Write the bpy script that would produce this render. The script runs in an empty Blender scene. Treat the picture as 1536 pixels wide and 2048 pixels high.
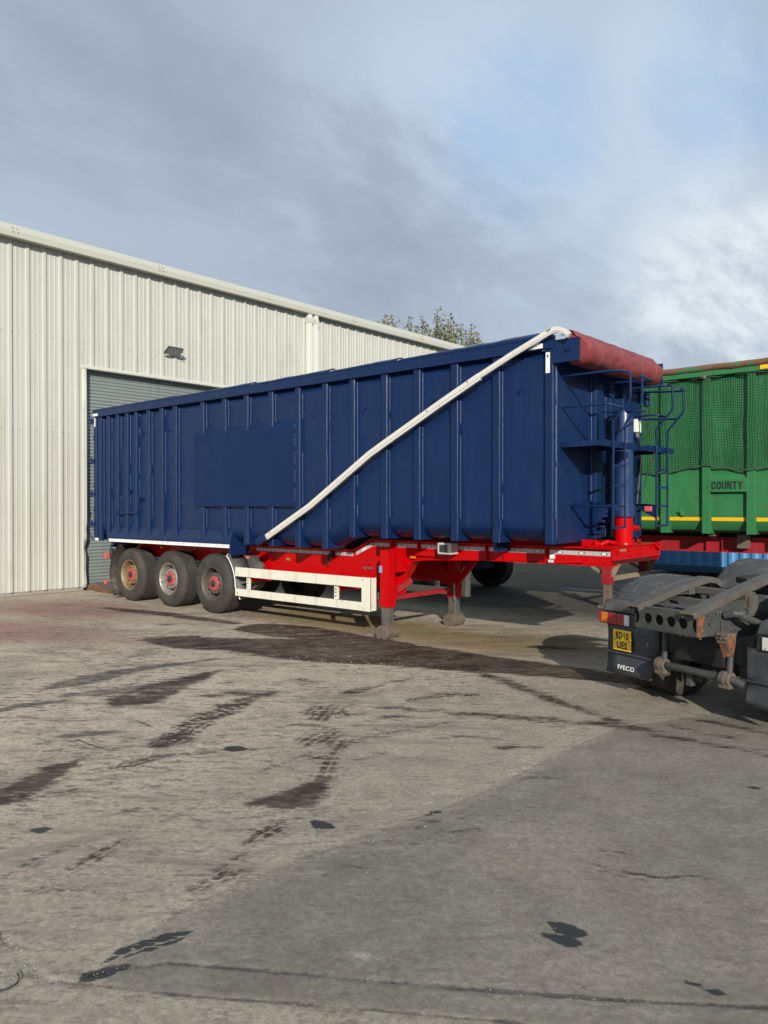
import bpy, bmesh, math, random
import numpy as np
from mathutils import Vector, Matrix, noise as mn
random.seed(7)
R = math.radians
S = bpy.context.scene
COL = S.collection
# ---------------------------------------------------------------- camera, sky, sun, exposure
cd = bpy.data.cameras.new('camera'); cam = bpy.data.objects.new('camera', cd); COL.objects.link(cam)
cam.location = (10.951, -8.085, 1.85)
cam.rotation_euler = (R(90 - 0.371), 0, R(41.15))
cd.sensor_fit = 'VERTICAL'; cd.sensor_height = 36; cd.lens = 1545 / 2048 * 36
cd.clip_end = 3000; cd.clip_start = 0.05
S.camera = cam
SUNDIR = Vector((-1.07, 1.0, -0.56)).normalized()      # the way the light travels
world = bpy.data.worlds.new('World'); S.world = world; world.use_nodes = True
def build_sky():
    nt = world.node_tree; N = nt.nodes; L = nt.links; N.clear()
    out = N.new('ShaderNodeOutputWorld'); bg = N.new('ShaderNodeBackground'); bg.inputs['Strength'].default_value = 0.1
    sky = N.new('ShaderNodeTexSky'); sky.sky_type = 'NISHITA'; sky.sun_disc = False
    sky.sun_elevation = math.asin(-SUNDIR.z); sky.sun_rotation = math.atan2(-SUNDIR.x, -SUNDIR.y)
    sky.air_density = 1.0; sky.dust_density = 0.6; sky.ozone_density = 1.5
    tc = N.new('ShaderNodeTexCoord')
    def math_(op, a, b=None, c=None):
        n = N.new('ShaderNodeMath'); n.operation = op
        for i, x in enumerate((a, b, c)):
            if x is None: continue
            if isinstance(x, (int, float)): n.inputs[i].default_value = x
            else: L.new(x, n.inputs[i])
        return n.outputs[0]
    sep = N.new('ShaderNodeSeparateXYZ'); L.new(tc.outputs['Generated'], sep.inputs[0])
    zz = math_('ADD', math_('MAXIMUM', sep.outputs[2], 0.0), 0.22)
    comb = N.new('ShaderNodeCombineXYZ')
    L.new(math_('DIVIDE', sep.outputs[0], zz), comb.inputs[0]); L.new(math_('DIVIDE', sep.outputs[1], zz), comb.inputs[1])
    def noise(scale, det, rough, loc, rot=0, sc=(1, 1, 1), dist=0.0):
        mp = N.new('ShaderNodeMapping'); mp.inputs['Location'].default_value = loc; mp.inputs['Scale'].default_value = sc
        mp.inputs['Rotation'].default_value = (0, 0, rot)
        L.new(comb.outputs[0], mp.inputs[0])
        n = N.new('ShaderNodeTexNoise'); n.inputs['Scale'].default_value = scale; n.inputs['Detail'].default_value = det
        n.inputs['Roughness'].default_value = rough; n.inputs['Distortion'].default_value = dist
        L.new(mp.outputs[0], n.inputs['Vector']); return n.outputs[0]
    def ramp(x, stops, interp='EASE'):
        r = N.new('ShaderNodeValToRGB'); r.color_ramp.interpolation = interp
        el = r.color_ramp.elements
        while len(el) < len(stops): el.new(0.5)
        for e, (p, c) in zip(el, stops):
            e.position = p; e.color = (c, c, c, 1) if isinstance(c, (int, float)) else (*c, 1)
        L.new(x, r.inputs[0]); return r.outputs[0]
    def mix(f, a, b):
        n = N.new('ShaderNodeMix'); n.data_type = 'RGBA'
        if isinstance(f, (int, float)): n.inputs[0].default_value = f
        else: L.new(f, n.inputs[0])
        for i, x in ((6, a), (7, b)):
            if isinstance(x, tuple): n.inputs[i].default_value = (*x, 1)
            else: L.new(x, n.inputs[i])
        return n.outputs[2]
    def toward(kx, py, lo, hi):                # 1 near a given direction in the sky, 0 away from it
        d = Vector((kx * .753 - .658, kx * .658 + .753, (1014 - py) / 1545)).normalized()
        dp = N.new('ShaderNodeVectorMath'); dp.operation = 'DOT_PRODUCT'; dp.inputs[1].default_value = d
        nm = N.new('ShaderNodeVectorMath'); nm.operation = 'NORMALIZE'; L.new(tc.outputs['Generated'], nm.inputs[0]); L.new(nm.outputs[0], dp.inputs[0])
        m = N.new('ShaderNodeMapRange'); m.interpolation_type = 'SMOOTHSTEP'
        m.inputs[1].default_value = math.cos(R(hi)); m.inputs[2].default_value = math.cos(R(lo)); L.new(dp.outputs['Value'], m.inputs[0])
        return m.outputs[0]
    big = noise(0.55, 4, .55, (3.1, 1.7, 0), dist=.4)
    wisp = noise(1.3, 9, .62, (7.3, 2.2, 0), rot=R(25), sc=(1, .55, 1), dist=.5)
    fine = noise(3.4, 9, .66, (1.2, 8.2, 0), rot=R(25), sc=(1, .5, 1), dist=.3)
    body = math_('ADD', math_('MULTIPLY', big, .42), math_('ADD', math_('MULTIPLY', wisp, .40), math_('MULTIPLY', fine, .18)))
    grey = ramp(body, [(.34, (3.4, 4.05, 5.05)), (.50, (4.35, 5.15, 6.25)), (.66, (5.35, 6.25, 7.25))])
    # thinner, brighter streaks and a blue gap where the cover breaks up, and a white bank low down
    streak = math_('MULTIPLY', ramp(wisp, [(.44, 0.0), (.62, 1.0)]), math_('MAXIMUM', toward(.12, 390, 2, 17), toward(.36, 230, 1, 10)))
    c1 = mix(math_('MULTIPLY', streak, .62), grey, (6.4, 7.6, 9.0))
    gap = math_('MULTIPLY', math_('MAXIMUM', toward(.17, 250, .5, 8), toward(.45, 130, .5, 7)), ramp(fine, [(.36, 1.0), (.62, .25)]))
    bluesky = mix(.72, sky.outputs[0], (3.6, 6.1, 9.6))
    c2 = mix(math_('MULTIPLY', gap, .55), c1, bluesky)
    bank = math_('MULTIPLY', toward(.485, 635, 0, 12), ramp(math_('ADD', math_('MULTIPLY', wisp, .45), math_('MULTIPLY', fine, .55)), [(.40, 0.0), (.60, 1.0)]))
    c3 = mix(math_('MULTIPLY', bank, .85), c2, (9.2, 9.8, 10.2))
    L.new(c3, bg.inputs[0]); L.new(bg.outputs[0], out.inputs[0])
build_sky()
sl = bpy.data.lights.new('sun', 'SUN'); sun = bpy.data.objects.new('sun', sl); COL.objects.link(sun)
sl.energy = 5.0; sl.angle = R(0.6); sl.color = (1, .93, .81)
sun.rotation_euler = SUNDIR.to_track_quat('-Z', 'Y').to_euler(); sun.location = (20, -20, 14)
S.view_settings.view_transform = 'Standard'; S.view_settings.look = 'None'
S.view_settings.exposure = 0; S.view_settings.gamma = 1; S.view_settings.use_curve_mapping = False

# ---------------------------------------------------------------- materials
def NT(name):
    m = bpy.data.materials.new(name); m.use_nodes = True
    nt = m.node_tree; b = nt.nodes['Principled BSDF']
    return m, nt, nt.nodes, nt.links, b
class G_:
    """small helper round a node tree"""
    def __init__(s, nt):
        s.nt = nt; s.N = nt.nodes; s.L = nt.links
        s.geo = s.N.new('ShaderNodeNewGeometry')
        s.pos = s.geo.outputs['Position']
    def math(s, op, a, b=None, clamp=False):
        n = s.N.new('ShaderNodeMath'); n.operation = op; n.use_clamp = clamp
        for i, x in enumerate((a, b)):
            if x is None: continue
            if isinstance(x, (int, float)): n.inputs[i].default_value = x
            else: s.L.new(x, n.inputs[i])
        return n.outputs[0]
    def map(s, sc=(1, 1, 1), rot=(0, 0, 0), loc=(0, 0, 0), src=None):
        mp = s.N.new('ShaderNodeMapping'); mp.inputs['Scale'].default_value = sc; mp.inputs['Rotation'].default_value = rot; mp.inputs['Location'].default_value = loc
        s.L.new(src or s.pos, mp.inputs[0]); return mp.outputs[0]
    def dirmap(s, ang, sx, sy, loc=(0, 0, 0)):
        a = s.map((1, 1, 0), (0, 0, R(-ang)), loc); return s.map((sx, sy, 1), src=a)
    def noise(s, scale, det=4, rough=.55, vec=None, dist=0):
        n = s.N.new('ShaderNodeTexNoise'); n.inputs['Scale'].default_value = scale; n.inputs['Detail'].default_value = det
        n.inputs['Roughness'].default_value = rough; n.inputs['Distortion'].default_value = dist
        s.L.new(vec or s.pos, n.inputs['Vector']); return n.outputs[0]
    def step(s, x, lo, hi, a=0.0, b=1.0):
        m = s.N.new('ShaderNodeMapRange'); m.interpolation_type = 'SMOOTHSTEP'
        for i, q in ((1, lo), (2, hi), (3, a), (4, b)): m.inputs[i].default_value = q
        s.L.new(x, m.inputs[0]); return m.outputs[0]
    def mix(s, f, a, b, blend='MIX'):
        n = s.N.new('ShaderNodeMix'); n.data_type = 'RGBA'; n.blend_type = blend
        if isinstance(f, (int, float)): n.inputs[0].default_value = f
        else: s.L.new(f, n.inputs[0])
        for i, x in ((6, a), (7, b)):
            if isinstance(x, (tuple, list)): n.inputs[i].default_value = (*x[:3], 1)
            else: s.L.new(x, n.inputs[i])
        return n.outputs[2]
    def bump(s, h, strength=.3, dist=.01, normal=None):
        n = s.N.new('ShaderNodeBump'); n.inputs['Strength'].default_value = strength; n.inputs['Distance'].default_value = dist
        s.L.new(h, n.inputs['Height'])
        if normal: s.L.new(normal, n.inputs['Normal'])
        return n.outputs[0]
def mat(name, col, rough=.5, metal=0., var=.12, vs=2.5, bump=0., bs=30., bd=.004, dirt=None, vstreak=None, spec=.5, coat=0., lowbump=0., chips=None):
    m, nt, N, L, b = NT(name); g = G_(nt)
    c = g.mix(g.noise(vs, 5), tuple(x * (1 - var) for x in col), tuple(min(1, x * (1 + var)) for x in col))
    if vstreak:                                   # (colour, amount): stains that ran down
        f = g.step(g.noise(1.0, 5, .6, g.map((9, 9, .7))), .5, .72, 0, vstreak[1]); c = g.mix(f, c, vstreak[0])
    if dirt:                                      # (colour, amount, scale, lo, hi)
        f = g.step(g.noise(dirt[2], 8, .65), dirt[3], dirt[4], 0, dirt[1]); c = g.mix(f, c, dirt[0])
    if chips:                                     # (colour, scale, lo)
        f = g.step(g.noise(chips[1], 6, .7), chips[2], chips[2] + .03); c = g.mix(f, c, chips[0])
    L.new(c, b.inputs['Base Color'])
    r = g.step(g.noise(vs * 3, 5, .6), .3, .7, max(0, rough - .08), min(1, rough + .1)); L.new(r, b.inputs['Roughness'])
    b.inputs['Metallic'].default_value = metal; b.inputs['Specular IOR Level'].default_value = spec
    b.inputs['Coat Weight'].default_value = coat; b.inputs['Coat Roughness'].default_value = .15
    nrm = None
    if lowbump: nrm = g.bump(g.noise(2.3, 3, .5), lowbump, .05)
    if bump: nrm = g.bump(g.noise(bs, 4, .6), bump, bd, nrm)
    if nrm: L.new(nrm, b.inputs['Normal'])
    return m
MT = {}
MT['blue'] = mat('blue_paint', (.0042, .0195, .076), .38, var=.10, vs=1.3, bump=.12, bs=16, lowbump=.18, spec=.25, vstreak=((.010, .028, .085), .5), dirt=((.022, .036, .082), .35, 3.5, .56, .74))
MT['ram'] = mat('glossy_blue_ram', (.011, .033, .105), .30, var=.08, vs=3, spec=.6)
MT['blue_panel'] = mat('blue_panel_paint', (.0048, .0200, .074), .50, var=.05, vs=.8, lowbump=.03, spec=.15)
MT['weld'] = mat('weld_bead', (.055, .08, .17), .3, var=.5, vs=40, bump=.6, bs=80, spec=.7)
MT['red'] = mat('red_paint', (.47, .0012, .003), .34, var=.12, vs=2, bump=.12, bs=18, lowbump=.04, spec=.16)
MT['dullred'] = mat('worn_red_paint', (.30, .010, .016), .55, var=.2, vs=2, dirt=((.09, .06, .045), .5, 4, .5, .75))
MT['green'] = mat('green_paint', (.026, .170, .058), .5, var=.16, vs=1.4, bump=.15, bs=14, lowbump=.12, dirt=((.10, .045, .022), .9, 11, .61, .67), vstreak=((.05, .12, .05), .5))
MT['green_rust'] = mat('rusted_green_lip', (.15, .075, .04), .85, var=.4, vs=14, bump=.4, bs=50, dirt=((.045, .16, .07), .95, 5, .52, .6))
MT['yellow_tape'] = mat('yellow_tape', (.80, .46, .01), .35, var=.08, vs=8, dirt=((.25, .16, .03), .5, 22, .62, .7))
MT['white'] = mat('worn_white_paint', (.70, .68, .58), .45, var=.08, vs=5, dirt=((.30, .26, .18), .6, 9, .56, .72), vstreak=((.42, .38, .28), .5), bump=.1)
MT['alu'] = mat('weathered_aluminium', (.74, .72, .66), .38, metal=.25, var=.08, vs=6, dirt=((.34, .29, .2), .6, 8, .58, .72))
MT['tape'] = mat('reflective_tape', (.42, .43, .44), .35, var=.1, vs=20, dirt=((.12, .10, .09), .7, 15, .55, .7))
MT['tape_white'] = mat('white_reflector', (.82, .82, .80), .3, var=.05, vs=20, dirt=((.35, .33, .3), .5, 18, .6, .72))
MT['tape_dark'] = mat('tape_print', (.16, .16, .17), .4)
MT['rubber'] = mat('tyre_rubber', (.040, .038, .035), .72, var=.25, vs=8, bump=.25, bs=45, dirt=((.080, .070, .054), .6, 5, .42, .7), spec=.35)
MT['black'] = mat('black_plastic', (.022, .024, .027), .55, var=.2, vs=6, dirt=((.07, .065, .058), .55, 6, .5, .7), bump=.1)
MT['flap'] = mat('grey_rubber_flap', (.040, .045, .054), .62, var=.15, vs=5, dirt=((.085, .085, .085), .6, 5, .48, .72), vstreak=((.10, .10, .10), .35))
MT['flap_dirty'] = mat('muddy_rubber', (.022, .020, .018), .7, var=.2, vs=5, dirt=((.085, .065, .045), .7, 4, .45, .68))
MT['mudguard'] = mat('dusty_grey_plastic', (.060, .063, .066), .62, var=.15, vs=4, dirt=((.165, .155, .13), .75, 4.5, .48, .72), bump=.12, bs=40)
MT['frame'] = mat('dusty_grey_frame', (.046, .050, .049), .6, var=.2, vs=5, dirt=((.115, .105, .088), .6, 5, .48, .72), bump=.2, bs=40, chips=((.13, .05, .022), 3.2, .67))
MT['ramp'] = mat('scraped_grey_steel', (.125, .118, .105), .5, metal=.35, var=.25, vs=7, dirt=((.10, .075, .055), .7, 6, .5, .68), bump=.3, bs=35)
MT['rust'] = mat('orange_rust', (.20, .075, .028), .9, var=.5, vs=22, bump=.5, bs=60, dirt=((.07, .045, .033), .9, 14, .44, .60))
MT['rusty_metal'] = mat('brown_weathered_steel', (.165, .13, .105), .65, metal=.3, var=.3, vs=14, bump=.35, bs=45, dirt=((.19, .085, .035), .75, 10, .52, .68))
MT['shiny'] = mat('bare_steel', (.30, .28, .26), .35, metal=.8, var=.25, vs=18, dirt=((.12, .07, .05), .7, 9, .5, .68))
MT['cream'] = mat('cream_cladding', (.475, .486, .445), .42, var=.045, vs=.8, vstreak=((.38, .385, .315), .5), dirt=((.33, .335, .28), .4, 1.6, .56, .8), spec=.4)
MT['cream_trim'] = mat('cream_trim', (.54, .555, .50), .42, var=.04, vs=1.4, vstreak=((.46, .44, .36), .35), bump=.05)
MT['pipe_white'] = mat('white_downpipe', (.66, .67, .62), .4, var=.03, vs=2)
MT['gutter'] = mat('pale_gutter', (.45, .46, .40), .42, var=.04, vs=1.4)
MT['grey_slat'] = mat('galvanised_shutter', (.25, .285, .28), .42, metal=.25, var=.1, vs=3, vstreak=((.2, .22, .21), .5))
MT['steel_door_ramp'] = mat('threshold_steel', (.13, .10, .08), .75, var=.3, vs=7, bump=.3)
MT['roof'] = mat('roof_sheet', (.42, .43, .40), .5)
MT['concrete'] = mat('plinth_concrete', (.30, .28, .24), .9, var=.2, vs=9, bump=.4, bs=60)
MT['tarp'] = mat('faded_red_tarpaulin', (.21, .036, .038), .62, var=.22, vs=3.5, bump=.5, bs=12, bd=.02, dirt=((.07, .034, .036), .55, 1.6, .50, .75), vstreak=((.36, .13, .12), .3))
MT['dark'] = mat('underside_black', (.012, .012, .013), .7)
MT['net'] = mat('green_netting', (.010, .05, .026), .8)
MT['rope'] = mat('dirty_rope', (.045, .07, .05), .85, var=.3, vs=30)
MT['red_lens'] = mat('red_lens', (.33, .008, .02), .2, var=.25, vs=60, spec=.6)
MT['pink_lens'] = mat('faded_red_lens', (.55, .10, .10), .35)
MT['amber_lens'] = mat('amber_lens', (.62, .17, .015), .22, var=.2, vs=60)
MT['white_lens'] = mat('clear_lens', (.62, .60, .58), .2, var=.1, vs=60)
MT['plate'] = mat('yellow_plate', (.82, .52, .015), .35, var=.05, vs=8, dirt=((.45, .3, .05), .4, 14, .58, .7))
MT['letter_black'] = mat('black_lettering', (.012, .012, .012), .5)
MT['letter_white'] = mat('white_lettering', (.75, .75, .72), .5, var=.1, vs=20, dirt=((.3, .3, .3), .5, 30, .55, .65))
MT['box_grey'] = mat('grey_lamp_casing', (.52, .51, .46), .4, var=.08, vs=9, dirt=((.2, .16, .12), .6, 14, .58, .7))
MT['glass_dark'] = mat('dark_lens_glass', (.03, .035, .045), .12, spec=.7)
MT['glass_grey'] = mat('led_glass', (.33, .35, .33), .2)
MT['hub_red'] = mat('faded_red_hub', (.50, .055, .07), .6, var=.25, vs=14, dirt=((.16, .11, .08), .8, 18, .5, .65))
MT['rim_rust'] = mat('yellowed_rusty_rim', (.27, .20, .12), .55, metal=.3, var=.35, vs=12, dirt=((.15, .07, .035), .8, 10, .5, .65))
MT['rim_silver'] = mat('silver_rim', (.36, .34, .31), .45, metal=.4, var=.2, vs=12, dirt=((.10, .085, .07), .7, 10, .48, .65))
MT['rim_dark'] = mat('brake_dusted_rim', (.11, .10, .088), .6, metal=.3, var=.3, vs=12, dirt=((.15, .10, .07), .7, 10, .52, .68))
MT['container'] = mat('blue_container_paint', (.065, .215, .46), .45, var=.12, vs=2, dirt=((.16, .10, .07), .8, 9, .66, .72))
MT['container_dark'] = mat('dark_blue_container_frame', (.02, .07, .14), .5)
MT['timber'] = mat('old_timber', (.23, .18, .125), .8, var=.3, vs=9)
MT['bluestick'] = mat('pale_blue_label', (.16, .33, .60), .4)
MT['gold'] = mat('worn_brass_tag', (.30, .20, .04), .45, var=.5, vs=60)
MT['bark'] = mat('bark', (.09, .07, .05), .9, var=.3, vs=20)
def leaf_mat():
    m, nt, N, L, b = NT('autumn_leaves'); g = G_(nt)
    oi = N.new('ShaderNodeObjectInfo')
    c = g.mix(g.step(g.noise(.9, 4), .35, .65), (.085, .115, .040), (.19, .185, .075))
    c = g.mix(g.step(g.noise(7., 2), .5, .7), c, (.15, .11, .06))
    L.new(c, b.inputs['Base Color']); b.inputs['Roughness'].default_value = .6
    b.inputs['Transmission Weight'].default_value = 0
    return m
MT['leaf'] = leaf_mat()
MT['twig'] = mat('black_wire', (.03, .03, .03), .5)

# ---------------------------------------------------------------- mesh builder
class MB:
    def __init__(s): s.v = []; s.f = []
    def add(s, vs, fs):
        o = len(s.v); s.v += [tuple(p) for p in vs]; s.f += [tuple(i + o for i in f) for f in fs]; return s
    def hexa(s, p):
        return s.add(p, [(0, 3, 2, 1), (4, 5, 6, 7), (0, 1, 5, 4), (1, 2, 6, 5), (2, 3, 7, 6), (3, 0, 4, 7)])
    def box(s, x0, x1, y0, y1, z0, z1):
        return s.hexa([(x0, y0, z0), (x1, y0, z0), (x1, y1, z0), (x0, y1, z0), (x0, y0, z1), (x1, y0, z1), (x1, y1, z1), (x0, y1, z1)])
    def prism(s, poly, axis, c0, c1):
        """poly in the two other axes (xz for y, yz for x, xy for z), extruded along axis"""
        def P(a, b, c): return {'x': (c, a, b), 'y': (a, c, b), 'z': (a, b, c)}[axis]
        n = len(poly); vs = [P(a, b, c0) for a, b in poly] + [P(a, b, c1) for a, b in poly]
        fs = [tuple(range(n))[::-1], tuple(range(n, 2 * n))] + [(i, (i + 1) % n, n + (i + 1) % n, n + i) for i in range(n)]
        return s.add(vs, fs)
    def bar(s, p0, p1, w, h, up=(0, 0, 1)):
        p0 = Vector(p0); p1 = Vector(p1); d = (p1 - p0).normalized(); up = Vector(up)
        r = d.cross(up)
        if r.length < 1e-4: r = d.cross(Vector((1, 0, 0)))
        r.normalize(); u = r.cross(d); r *= w / 2; u *= h / 2
        return s.hexa([p0 - r - u, p0 + r - u, p0 + r + u, p0 - r + u, p1 - r - u, p1 + r - u, p1 + r + u, p1 - r + u])
    def tube(s, pts, r, n=8, caps=True, closed=False):
        pts = [Vector(p) for p in pts]; m = len(pts); rings = []
        u = None
        for i, p in enumerate(pts):
            a = pts[i - 1] if (i > 0 or closed) else p; b = pts[(i + 1) % m] if (i < m - 1 or closed) else p
            d = (b - a).normalized()
            if u is None:
                u = d.cross(Vector((0, 0, 1)))
                if u.length < 1e-3: u = d.cross(Vector((1, 0, 0)))
            u = (u - d * u.dot(d)).normalized(); w = d.cross(u)
            rr = r[i] if isinstance(r, (list, tuple)) else r
            rings.append([p + (u * math.cos(2 * math.pi * k / n) + w * math.sin(2 * math.pi * k / n)) * rr for k in range(n)])
        vs = [q for ring in rings for q in ring]; fs = []
        for i in range(m if closed else m - 1):
            j = (i + 1) % m
            fs += [(i * n + k, i * n + (k + 1) % n, j * n + (k + 1) % n, j * n + k) for k in range(n)]
        if caps and not closed: fs += [tuple(range(n))[::-1], tuple(range((m - 1) * n, m * n))]
        return s.add(vs, fs)
    def cyl(s, p0, p1, r0, r1=None, n=20): return s.tube([p0, p1], [r0, r0 if r1 is None else r1], n)
    def lathe(s, prof, o, axis, n=40, closed=False):
        """prof: (radius, along); axis 'y','z','x'"""
        o = Vector(o); vs = []; m = len(prof)
        for r, a in prof:
            for k in range(n):
                c, q = r * math.cos(2 * math.pi * k / n), r * math.sin(2 * math.pi * k / n)
                vs.append(o + Vector({'x': (a, c, q), 'y': (c, a, q), 'z': (c, q, a)}[axis]))
        fs = []
        for i in range(m if closed else m - 1):
            j = (i + 1) % m
            fs += [(i * n + k, i * n + (k + 1) % n, j * n + (k + 1) % n, j * n + k) for k in range(n)]
        return s.add(vs, fs)
    def grid(s, rows):
        nu = len(rows[0]); vs = [p for r in rows for p in r]
        return s.add(vs, [(i * nu + k, i * nu + k + 1, (i + 1) * nu + k + 1, (i + 1) * nu + k) for i in range(len(rows) - 1) for k in range(nu - 1)])
    def mesh(s, name, off=(0, 0, 0), fix=True):
        me = bpy.data.meshes.new(name); off = Vector(off)
        me.from_pydata([tuple(Vector(p) - off) for p in s.v], [], s.f)
        if fix:
            bm = bmesh.new(); bm.from_mesh(me); bmesh.ops.recalc_face_normals(bm, faces=bm.faces); bm.to_mesh(me); bm.free()
        me.update(); return me
    def build(s, name, m, parent=None, bevel=0., smooth=False, local=False, solid=0., fix=True):
        off = Vector((0, 0, 0))
        if parent is not None and not local:
            p = parent
            while p is not None: off += Vector(p.location); p = p.parent
        me = s.mesh(name, off, fix); o = bpy.data.objects.new(name, me); COL.objects.link(o)
        me.materials.append(MT[m] if isinstance(m, str) else m)
        if parent is not None: o.parent = parent
        if smooth == 'auto':
            me.polygons.foreach_set('use_smooth', [True] * len(me.polygons)); me.set_sharp_from_angle(angle=R(38))
        elif smooth: me.polygons.foreach_set('use_smooth', [True] * len(me.polygons))
        if solid:
            q = o.modifiers.new('s', 'SOLIDIFY'); q.thickness = solid; q.offset = 0
        if bevel:
            q = o.modifiers.new('b', 'BEVEL'); q.width = bevel; q.segments = 2; q.limit_method = 'ANGLE'; q.angle_limit = R(40)
        return o
def tag(o, label=None, cat=None, group=None, kind=None):
    if label: o['label'] = label
    if cat: o['category'] = cat
    if group: o['group'] = group
    if kind: o['kind'] = kind
    return o
def empty(name, loc=(0, 0, 0), rz=0, parent=None):
    o = bpy.data.objects.new(name, None); o.empty_display_size = .2; COL.objects.link(o)
    o.location = loc; o.rotation_euler = (0, 0, rz)
    if parent: o.parent = parent
    return o
def inst(src, parent, loc, rot=None, name=None):
    o = src.copy(); COL.objects.link(o); o.parent = parent; o.location = loc
    if rot: o.rotation_euler = rot
    return o
def nz(x, y=0, z=0): return mn.noise(Vector((x, y, z)))
def txt(body, m, parent, loc, rot, size, extrude=.002, offset=0., sx=1., name='lettering', align='LEFT', local=True):
    c = bpy.data.curves.new(name, 'FONT'); c.body = body; c.size = size; c.extrude = extrude; c.offset = offset; c.align_x = align
    c.resolution_u = 3; c.space_character = 1.12
    o = bpy.data.objects.new(name, c); COL.objects.link(o); o.parent = parent; o.location = loc; o.rotation_euler = rot; o.scale = (sx, 1, 1)
    bpy.context.view_layer.update()
    me = bpy.data.meshes.new_from_object(o); q = bpy.data.objects.new(name, me); COL.objects.link(q)
    q.parent = parent; q.location = loc; q.rotation_euler = rot; q.scale = (sx, 1, 1)
    me.materials.clear(); me.materials.append(MT[m]); bpy.data.objects.remove(o); return q
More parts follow.
